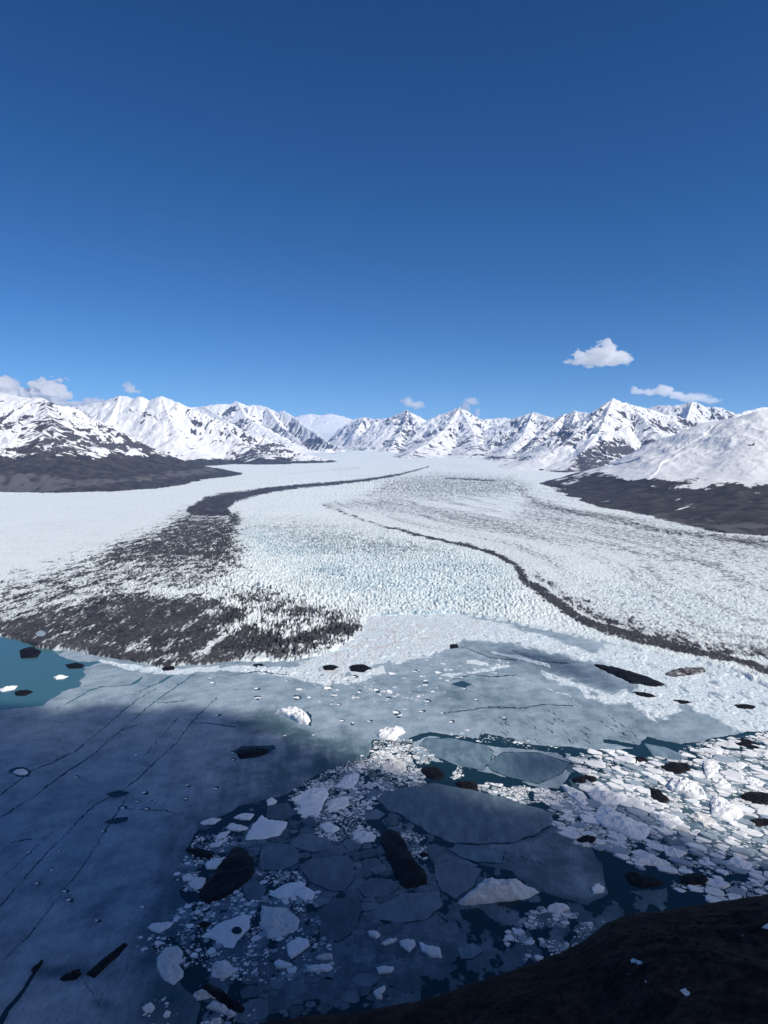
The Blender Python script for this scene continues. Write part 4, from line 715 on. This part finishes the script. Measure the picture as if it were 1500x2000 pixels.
for i, (p, h, mt, lab) in enumerate(WHITE):
    h *= 1.35 if h < 2 else 1.1; W = world_poly(p, h); me, org = berg_mesh('iceberg', W, h, M[mt], 300+i, 60, .07, profile='crag' if h > 2 else 'berg'); o = place('iceberg', 'iceberg', lab, me, org, 'white icebergs'); POLYS.append(p)
    if 'round blue pool' in lab:
        x, y = at(np.array([452,458,468,473,470,460,453]), np.array([1818,1812,1812,1818,1823,1824,1822]), 2.6)
        pm, po = berg_mesh('pool', np.column_stack([x, y])[::-1], .5, M['water'], 4, 20, .02, 'floe'); q = obj('pool', pm, o); q.location = (po[0]-org[0], po[1]-org[1], h*1.35)
for i, (p, lab) in enumerate(FLOES):
    W = world_poly(p, 0); me, org = berg_mesh('ice_floe', W, .36, M['pale' if 'sunlit' in lab or 'pale' in lab else 'mid' if ('biggest' in lab or 'touching' in lab or 'half' in lab) else 'floe'], 500+i, 90, .07, 'floe'); place('ice_floe', 'ice floe', lab, me, org, 'thin grey ice floes')  # sunlit and half shaded floes use lighter copies, with sunlight put into the colour
# ---- brash: chunks packed between the bergs
ZONES = [  # outline, count tries, size min/max (m), stretch, direction (deg), fill, label
 ([(560,1555),(640,1505),(705,1480),(735,1470),(800,1480),(830,1515),(820,1545),(740,1560),(715,1600),(740,1640),(700,1650),(640,1640),(600,1600)], 5200, .35, 2.3, 1.3, 10, 1.0, 'small white ice chunk in the shaded brash of the central pack'),
 ([(735,1445),(775,1440),(815,1450),(850,1480),(835,1495),(780,1480),(715,1490),(725,1470)], 1700, .4, 2.4, 1.4, 5, 1.0, 'small white ice chunk in the sunlit brash below the heading berg'),
 ([(930,1528),(1000,1535),(1060,1542),(1110,1550),(1160,1580),(1140,1600),(1080,1575),(1010,1565),(940,1545)], 2600, .4, 2.2, 1.4, -15, 1.0, 'small white ice chunk in the bright strip of brash right of the black oval berg'),
 ([(1100,1480),(1180,1465),(1260,1480),(1330,1462),(1400,1445),(1500,1432),(1700,1500),(1750,1760),(1560,1760),(1420,1760),(1320,1735),(1300,1700),(1230,1690),(1190,1660),(1130,1645),(1060,1590),(1090,1560),(1160,1570),(1130,1500)], 15000, .42, 6.2, 1.7, -28, 1.0, 'white ice chunk among many in the right hand pack'),
 ([(985,1830),(1010,1800),(1060,1770),(1115,1775),(1150,1800),(1190,1800),(1180,1830),(1100,1870),(1050,1890),(1010,1880)], 1300, .32, 2.4, 1.3, 0, 1.0, 'small white ice chunk in the cluster at the upper edge of the dark hillside'),
 ([(375,1640),(450,1630),(480,1650),(440,1660),(400,1700),(385,1750),(350,1740),(350,1690)], 600, .3, 1.8, 1.2, 20, .7, 'small white ice chunk on the left side of the largest black slab'),
 ([(380,1760),(500,1700),(560,1700),(620,1740),(640,1790),(660,1850),(660,1900),(560,1920),(480,1920),(400,1900),(290,1860),(250,1840),(330,1800)], 1700, .28, 2.2, 1.3, 15, .68, 'small white ice chunk scattered between the white bergs of the near pack'),
 ([(770,1630),(800,1620),(835,1655),(840,1680),(810,1670)], 380, .3, 1.5, 1.2, 0, .9, 'small white ice chunk along the right flank of the long black slab'),
 ([(270,1950),(340,1940),(420,1930),(500,1960),(520,2010),(300,2015)], 200, .25, 1.3, 1.2, 0, .4, 'small white ice chunk near the bottom edge at lower left'),
 ([(560,1318),(650,1325),(760,1300),(860,1280),(890,1300),(880,1370),(760,1400),(640,1380),(590,1360)], 520, .5, 3.4, 1.4, 0, .62, 'white ice chunk frozen into the sunlit lake ice off the front'),
 ([(900,1290),(990,1285),(1000,1310),(900,1325),(850,1318)], 260, .5, 3.2, 1.4, 0, .6, 'white ice chunk frozen into grey ice near the pale rubble'),
 ([(1100,1590),(1130,1580),(1160,1600),(1200,1640),(1240,1660),(1150,1660),(1110,1625)], 900, .35, 2.2, 1.5, -25, 1.0, 'white ice chunk around the small black oval berg'),
 ([(870,1425),(940,1430),(1000,1440),(1100,1455),(1090,1466),(960,1452),(880,1442)], 170, .4, 1.8, 1.4, -5, .8, 'small white ice chunk in the narrow channel above the grey floes'),
 ([(880,1505),(905,1495),(905,1515),(885,1522)], 150, .35, 1.6, 1.2, 0, 1, 'small white ice chunk between the two black bergs by the grey floe'),
]
chunks = []; cellsz = 6.0; hashg = {}
def near_ok(x, y, r):
    k = int(x//cellsz), int(y//cellsz)
    for a in range(k[0]-1, k[0]+2):
        for b_ in range(k[1]-1, k[1]+2):
            for (u, v, s) in hashg.get((a, b_), ()):
                if (u-x)**2+(v-y)**2 < (s+r)**2*.60: return False
    return True
def cell(u, v, r, nb, gap, seed):
    """outline of one piece: a ragged disc clipped half way to each neighbour"""
    rr = np.random.default_rng(seed); n = rr.integers(5, 9); th = (np.arange(n)+rr.random(n)*.8)/n*2*math.pi
    R = r*(1.0+.55*rr.random(n)); P = [(R[i]*math.cos(th[i]), R[i]*math.sin(th[i])) for i in range(n)]
    for (a, b_, s) in nb:
        dx, dy = a-u, b_-v; d = math.hypot(dx, dy)
        if d < 1e-6 or d > 1.6*(r+s): continue
        lim = d*.5+(r*r-s*s)/(2*d)-gap; nx, ny = dx/d, dy/d; Q = []
        for i in range(len(P)):
            p, q = P[i], P[(i+1) % len(P)]; e0 = p[0]*nx+p[1]*ny-lim; e1 = q[0]*nx+q[1]*ny-lim
            if e0 <= 0: Q.append(p)
            if e0*e1 < 0: t = e0/(e0-e1); Q.append((p[0]+(q[0]-p[0])*t, p[1]+(q[1]-p[1])*t))
        P = Q
        if len(P) < 3: return None
    return P
def pack(poly_px, tries, r0, r1, st, ang, seed, avoid, holes, powr, margin=1.0):
    r_ = np.random.default_rng(seed); P = np.asarray(poly_px, float)
    wx, wy = at(P[:,0], P[:,1]); WP = np.column_stack([wx, wy]); lo, hi = WP.min(0), WP.max(0); a = math.radians(ang); ca, sa = math.cos(a), math.sin(a)
    n = tries*4; xs = lo[0]+r_.random(n)*(hi[0]-lo[0]); ys = lo[1]+r_.random(n)*(hi[1]-lo[1])
    jx = xs+9*fbm(xs/18, ys/18, 4, seed+1); jy = ys+9*fbm(xs/18, ys/18, 4, seed+21)
    ok = (sdf(jx, jy, WP, 1e4) > 0) & (fbm(xs/13, ys/13, 4, seed+41) > holes)
    qx, qy = project(xs, ys, 0*xs)
    for q in avoid: ok &= sdf(qx, qy, q, 12) < margin
    xs, ys = xs[ok][:tries], ys[ok][:tries]; n = len(xs)
    loc = np.clip(.75+1.1*fbm(xs/22, ys/22, 3, seed+61), .3, 1.3)       # runs of coarse and of fine pieces
    rad = np.sort((r0*(r1/r0)**(r_.random(n)**powr)))[::-1]*loc
    hashg.clear(); L = []
    for x, y, r in zip(xs, ys, rad):
        u = (x*ca+y*sa)/st; v = -x*sa+y*ca
        if not near_ok(u, v, r): continue
        hashg.setdefault((int(u//cellsz), int(v//cellsz)), []).append((u, v, r)); L.append((x, y, u, v, r))
    out = []
    for i, (x, y, u, v, r) in enumerate(L):
        k = int(u//cellsz), int(v//cellsz); nb = []
        for a_ in range(k[0]-2, k[0]+3):
            for b_ in range(k[1]-2, k[1]+3):
                for t in hashg.get((a_, b_), ()):
                    if abs(t[0]-u) < 1.6*(r+t[2]) and abs(t[1]-v) < 1.6*(r+t[2]) and (t[0] != u or t[1] != v): nb.append(t)
        c = cell(u, v, r, nb, .07+.05*r, seed*7+i)
        if c is None: continue
        c = np.array(c); c[:,0] *= st
        out.append((x, y, np.column_stack([c[:,0]*ca-c[:,1]*sa, c[:,0]*sa+c[:,1]*ca])))
    return out
ALLP = [np.asarray(p, float) for p in POLYS]; FLP = [np.asarray(p, float) for p, l in FLOES]
for zi, (poly, tries, r0, r1, st, ang, fill, lab) in enumerate(ZONES):
    for (x, y, c) in pack(poly, tries, r0, r1, st, ang, 900+zi, ALLP+FLP, (-.10 if zi == 3 else .04 if zi == 4 else -.3) if fill > .9 else .15-fill*.6, 2.3): chunks.append((x, y, c, zi))
print('chunks', len(chunks))
def chunk_geo(c, seed):
    rr = np.random.default_rng(seed); n = len(c); ar = abs(signed(c)); r = math.sqrt(ar/math.pi)
    h = min(.13+.19*r*(.3+rr.random()), 1.2); tilt = rr.normal(size=2)*.09
    m = c.mean(0); t = m+(c-m)*(.84+.12*rr.random()); zt = h+(t-m)@tilt; o = m+(c-m)*(.35+.2*rr.random())+rr.normal(size=2)*.1*r; zo = zt+rr.normal(size=n)*.10*h
    V = np.vstack([np.column_stack([c, np.full(n, -.25)]), np.column_stack([c, np.full(n, .4*h)]), np.column_stack([t, np.maximum(zt, .45*h)]), np.column_stack([o, np.maximum(zo, .5*h)]), [[*o.mean(0), max(float(zo.mean()), .5*h)]]])
    f = []
    for k in (0, 1, 2):
        for i in range(n):
            j = (i+1) % n; f += [(k*n+i, k*n+j, (k+1)*n+j), (k*n+i, (k+1)*n+j, (k+1)*n+i)]
    f += [(3*n+i, 3*n+(i+1) % n, 4*n) for i in range(n)]
    return V, np.array(f)
# thin dark floes between the bergs of the near pack
for i, (x, y, c) in enumerate(pack([(480,1620),(560,1600),(640,1640),(740,1650),(830,1690),(900,1760),(880,1880),(760,1960),(560,1990),(470,1960),(420,1900),(600,1850),(600,1700),(500,1690)], 900, 1.6, 7.5, 1.2, 10, 77, FLP, -.6, 1.3, -6)):
    if len(c) < 4 or abs(signed(c)) < 5: continue
    W = c if signed(c) > 0 else c[::-1]
    me, org = berg_mesh('ice_floe', W*.96+np.array([x, y]), .24, M['floe'], 1500+i, 40, .07, 'floe'); place('ice_floe', 'ice floe', 'thin dark floe, one of the many small ones filling the water of the near pack', me, org, 'thin dark floes of the near pack')
app = np.array([math.sqrt(abs(signed(c)))*F/max(y, 100) for (x, y, c, zi) in chunks])
qx, qy = project(np.array([c[0] for c in chunks]), np.array([c[1] for c in chunks]), np.zeros(len(chunks)))
inside = (qx > 0) & (qx < 1500) & (qy < 2000)
order = np.argsort(-app*inside); NIND = 225
ind = set(order[:NIND].tolist())
bv, bf, o0, mi = [], [], 0, []
for i, (x, y, c, zi) in enumerate(chunks):
    V, f = chunk_geo(c if signed(c) > 0 else c[::-1], 5000+i)
    if i in ind:
        me = mesh_from('ice_chunk', V, f, M[('white','grey','white','white','grey','stained','white','white','grey','white','white')[i % 11]], smooth=False)
        place('ice_chunk', 'ice chunk', ZONES[zi][6+1], me, (x, y, 0), 'ice chunks: '+ZONES[zi][7])
    else:
        bv.append(V+np.array([x, y, 0])); bf.append(f+o0); o0 += len(V); mi.append(np.full(len(f), (0, 1, 0, 1, 0, 0, 2, 0, 1)[i % 9], np.int32))
bme = mesh_from('brash_ice', np.vstack(bv), np.vstack(bf), M['white'], smooth=False); bme.materials.append(M['grey']); bme.materials.append(M['stained']); bme.polygons.foreach_set('material_index', np.concatenate(mi))
obj('brash_ice', bme, kind='stuff', label='loose brash ice of small white fragments between the bergs', category='brash ice')
# little chunks frozen in holes of the lake ice
for i, (a, b_, r) in enumerate(SPOTS):
    x, y = at(a, b_); rs = r*.55*float(y)/F*1.25; V, f = chunk_geo(np.array(cell(0, 0, rs, [], 0, 8000+i))*np.array([1.45, 1.0])*.8, 8000+i)
    me = mesh_from('ice_chunk', V, f, M['white'], smooth=False)
    lab = 'small white chunk in a dark melt hole of the smooth shaded lake ice' if a < 470 and b_ > 1395 else 'small white chunk ringed by a dark hole in the sunlit lake ice'
    place('ice_chunk', 'ice chunk', lab, me, (float(x), float(y), 0), 'ice chunks: '+lab)

# ------------------------------------------------------------------ near hillside, lower right
EDGE = np.array([(-200,2180,330),(300,2040,320),(480,2006,315),(580,1994,310),(700,1984,305),(800,1964,300),(880,1938,300),(950,1915,300),(1050,1886,305),(1100,1868,308),(1150,1838,310),(1195,1800,315),(1240,1785,318),(1290,1776,320),(1400,1765,325),(1500,1752,330),(1700,1735,340),(2000,1715,350),(2600,1700,360)], float)
nc = 900; tpx = np.linspace(-200, 2600, nc); ey = np.interp(tpx, EDGE[:,0], EDGE[:,1]); ed = np.interp(tpx, EDGE[:,0], EDGE[:,2])
ex, eyy, ez = at_d(tpx, ey, ed)
k = np.concatenate([np.linspace(-260, -20, 40), np.linspace(-19, 19, 60), np.linspace(20, 300, 260)])    # metres towards the viewer
K, EX = np.meshgrid(k, ex, indexing='ij'); _, EY = np.meshgrid(k, eyy, indexing='ij'); _, EZ = np.meshgrid(k, ez, indexing='ij')
HX = EX*(1-K/1500); HY = EY-K
HZ = EZ+np.where(K < 0, 1.5*K*sst(0, 40, -K)+.4*K, .34*K)-.0
hn = 1.6*fbm(HX/9, HY/9, 5, 501, .6)+5*fbm(HX/60, HY/60, 3, 511)+.8*ridged(HX/3, HY/3, 3, 521)
HZ = HZ+hn*(.35+.65*sst(0, 30, np.abs(K)))-1.2
PXh, PYh = project(HX, HY, HZ)
snow = np.zeros(HX.shape)
for p in [[(1229,1873),(1238,1871),(1250,1877),(1258,1880),(1248,1883),(1234,1880)], [(1325,1932),(1340,1930),(1350,1943),(1340,1946)], [(1484,1812),(1500,1803),(1560,1800),(1560,1815),(1500,1815)], [(1258,1915),(1266,1914),(1267,1918),(1260,1919)], [(1220,1902),(1232,1901),(1232,1904),(1222,1905)], [(1440,1828),(1452,1826),(1452,1829)]]:
    snow = np.maximum(snow, soft(sdf(PXh, PYh, p, 20), 2.5))
V = np.stack([HX, HY, HZ], -1).reshape(-1, 3); fc = grid_faces(len(k), nc)[:, ::-1]
obj('hillside', mesh_from('hillside', V, fc, M['brush'], dict(snow=snow.ravel())), kind='structure')

# ------------------------------------------------------------------ clouds: closed bodies of air-borne water, thin at the rim
def lens(name, U, W, T, frame, mat, lo=.35, **kw):
    """closed body over the grid (U, W) with thickness T; frame(u, w, t) -> xyz"""
    nr, nc = T.shape; on = T > 1e-3; n = nr*nc
    top = frame(U, W, T*(1-lo)); bot = frame(U, W, -T*lo)
    V = np.concatenate([np.stack(top, -1).reshape(-1, 3), np.stack(bot, -1).reshape(-1, 3)])
    cell = on[:-1,:-1] | on[1:,1:] | on[:-1,1:] | on[1:,:-1]
    f = grid_faces(nr, nc, cell); low = np.where(on.ravel(), np.arange(n)+n, np.arange(n)); g = low[f][:, ::-1]
    fc = np.vstack([f, g]); V, fc, _ = compact(V, fc, {})
    return obj(name, mesh_from(name, V, fc, mat, smooth=True), **kw)
ZC = 2250.0
SH = [([(-900,1340),(-300,1368),(0,1372),(90,1378),(130,1394),(165,1380),(200,1374),(250,1376),(295,1394),(350,1378),(420,1386),(470,1394),(520,1408),(567,1432),(617,1456),(660,1484),(715,1500),(750,1494),(800,1508),(870,1528),(930,1550),(1000,1572),(1065,1575),(1090,1548),(1150,1525),(1220,1552),(1290,1598),(1350,1628),(1420,1652),(1500,1672),(1700,1700),(2300,1760),(2600,2600),(1500,3500),(0,3500),(-900,2600)], 250, 26),
      ([(1000,1478),(1050,1466),(1110,1470),(1140,1500),(1110,1530),(1050,1530),(1000,1510)], 190, 26),
      ([(950,1278),(1000,1264),(1060,1272),(1150,1297),(1200,1320),(1240,1352),(1180,1350),(1120,1328),(1060,1306),(1000,1294)], 150, 55)]
k0 = SUNV/SUNV[2]*ZC
u = np.arange(-1500, 1500, 14.0); v = np.arange(-250, 1750, 14.0); UU, VV = np.meshgrid(u, v)
T = np.zeros(UU.shape)
for p, th, rim in SH:
    P = np.asarray(p, float); P[:,1] = np.minimum(P[:,1], 4500); x, y = at(P[:,0], P[:,1]); W = np.column_stack([x, y])
    d = sdf(UU+18*fbm(UU/90, VV/90, 3, 601), VV+18*fbm(UU/90, VV/90, 3, 611), W, 1e5)
    T = np.maximum(T, th*sst(-10, rim, d)*(1+.22*fbm(UU/120, VV/120, 3, 621))+(230*sst(20, 420, d) if th > 200 else 0))
T *= .2; T[0,:] = T[-1,:] = 0; T[:,0] = T[:,-1] = 0; T[T < .5] = 0
lens('cloud', UU, VV, T, lambda a, b_, t: (a+k0[0], b_+k0[1], ZC+t), mat_cloud('thick cloud', .0265), label='broad cloud overhead behind the viewer casting the lake shadow', category='cloud')
def sky_cloud(blobs, d, thick, label, seed, lumps=.5, mat=None):
    """blobs: (px, py, rx, ry) ellipses on the sky at d metres"""
    B = np.array(blobs, float); x0 = (B[:,0]-B[:,2]*1.6).min(); x1 = (B[:,0]+B[:,2]*1.6).max(); y0 = (B[:,1]-B[:,3]*1.8).min(); y1 = (B[:,1]+B[:,3]*1.8).max()
    px = np.linspace(x0, x1, max(60, int((x1-x0)/1.1))); py = np.linspace(y0, y1, max(50, int((y1-y0)/1.0))); QX, QY = np.meshgrid(px, py)
    n1 = fbm(QX/16, QY/12, 5, seed, .6); n2 = fbm(QX/16+40, QY/12, 5, seed+50, .6)
    t = np.zeros(QX.shape)
    for a, b_, rx, ry in blobs:
        q = np.hypot((QX-a+.45*rx*n1)/rx, (QY-b_+.55*ry*n2)/ry); t = np.maximum(t, np.clip(1-q*q, 0, 1)**1.35*min(rx, ry*1.6)/B[:,3].max())
    t = t*np.clip(.75+lumps*1.3*n1, .05, 2); T = thick*t; T[T < thick*.02] = 0; T[0,:] = T[-1,:] = 0; T[:,0] = T[:,-1] = 0
    X0, Y0, Z0 = at_d(QX, QY, d)
    def fr(a, b_, t): return (X0, Y0+t, Z0)
    return lens('cloud', QX, QY, T, fr, mat or CL, .5, label=label, category='cloud')
CL = mat_cloud('small cumulus', .0080); CT = mat_cloud('thin cumulus', .0050)
sky_cloud([(1184,678,18,17),(1178,688,30,18),(1162,698,44,16),(1200,698,34,15),(1138,705,36,9),(1180,707,50,10),(1220,702,20,8),(1112,707,14,5),(1150,715,12,6)], 16000, 700, 'largest white cloud, dome shaped, alone above the right hand peaks', 701)
sky_cloud([(1265,765,38,7),(1298,762,18,13),(1238,762,9,9),(1320,772,22,8)], 26000, 620, 'flat white cloud right of and above the pyramid peak', 741)
sky_cloud([(1355,777,36,10),(1385,782,26,6),(1330,775,16,7)], 26500, 520, 'thin ragged cloud tailing off to the far right', 761, mat=CT)
sky_cloud([(795,785,13,10),(815,791,17,8),(805,790,22,6)], 30500, 520, 'small white cloud over the middle of the peaks', 801, mat=CT)
sky_cloud([(920,784,17,9),(908,795,13,14),(932,806,8,9)], 31000, 560, 'wispy cloud rising behind the central peak', 841, mat=CT)
sky_cloud([(248,752,10,10),(254,760,14,9),(270,765,10,4)], 30000, 480, 'tiny cloud above the left hand white range', 881, mat=CT)
sky_cloud([(10,756,30,22),(80,758,26,22),(110,775,28,24),(50,775,45,18),(20,775,40,20),(-40,755,40,25),(100,770,40,30)], 31000, 1500, 'largest bank of white cloud behind the left hand peak', 921)
sky_cloud([(185,786,24,9),(150,790,30,8)], 31500, 700, 'low pale cloud just over the ridge right of the left bank', 961, mat=CT)

# ------------------------------------------------------------------ air
hz = [(-26000, -6000, -40), (26000, -6000, -40), (26000, 33500, -40), (-26000, 33500, -40), (-26000, -6000, 1880), (26000, -6000, 1880), (26000, 33500, 1880), (-26000, 33500, 1880)]
hm = bpy.data.materials.new('hazy air'); hm.use_nodes = True; hN = hm.node_tree.nodes; hN.remove(hN['Principled BSDF'])
hv = hN.new('ShaderNodeVolumePrincipled'); hv.inputs['Color'].default_value = (.30, .52, 1.0, 1); hv.inputs['Density'].default_value = 1.9e-5; hv.inputs['Anisotropy'].default_value = 0
hm.node_tree.links.new(hv.outputs[0], hN['Material Output'].inputs['Volume']); hm.cycles.homogeneous_volume = True
obj('haze', mesh_from('haze', hz, [(3,2,1,0),(4,5,6,7),(0,1,5,4),(1,2,6,5),(2,3,7,6),(3,0,4,7)], hm, smooth=False), kind='stuff')
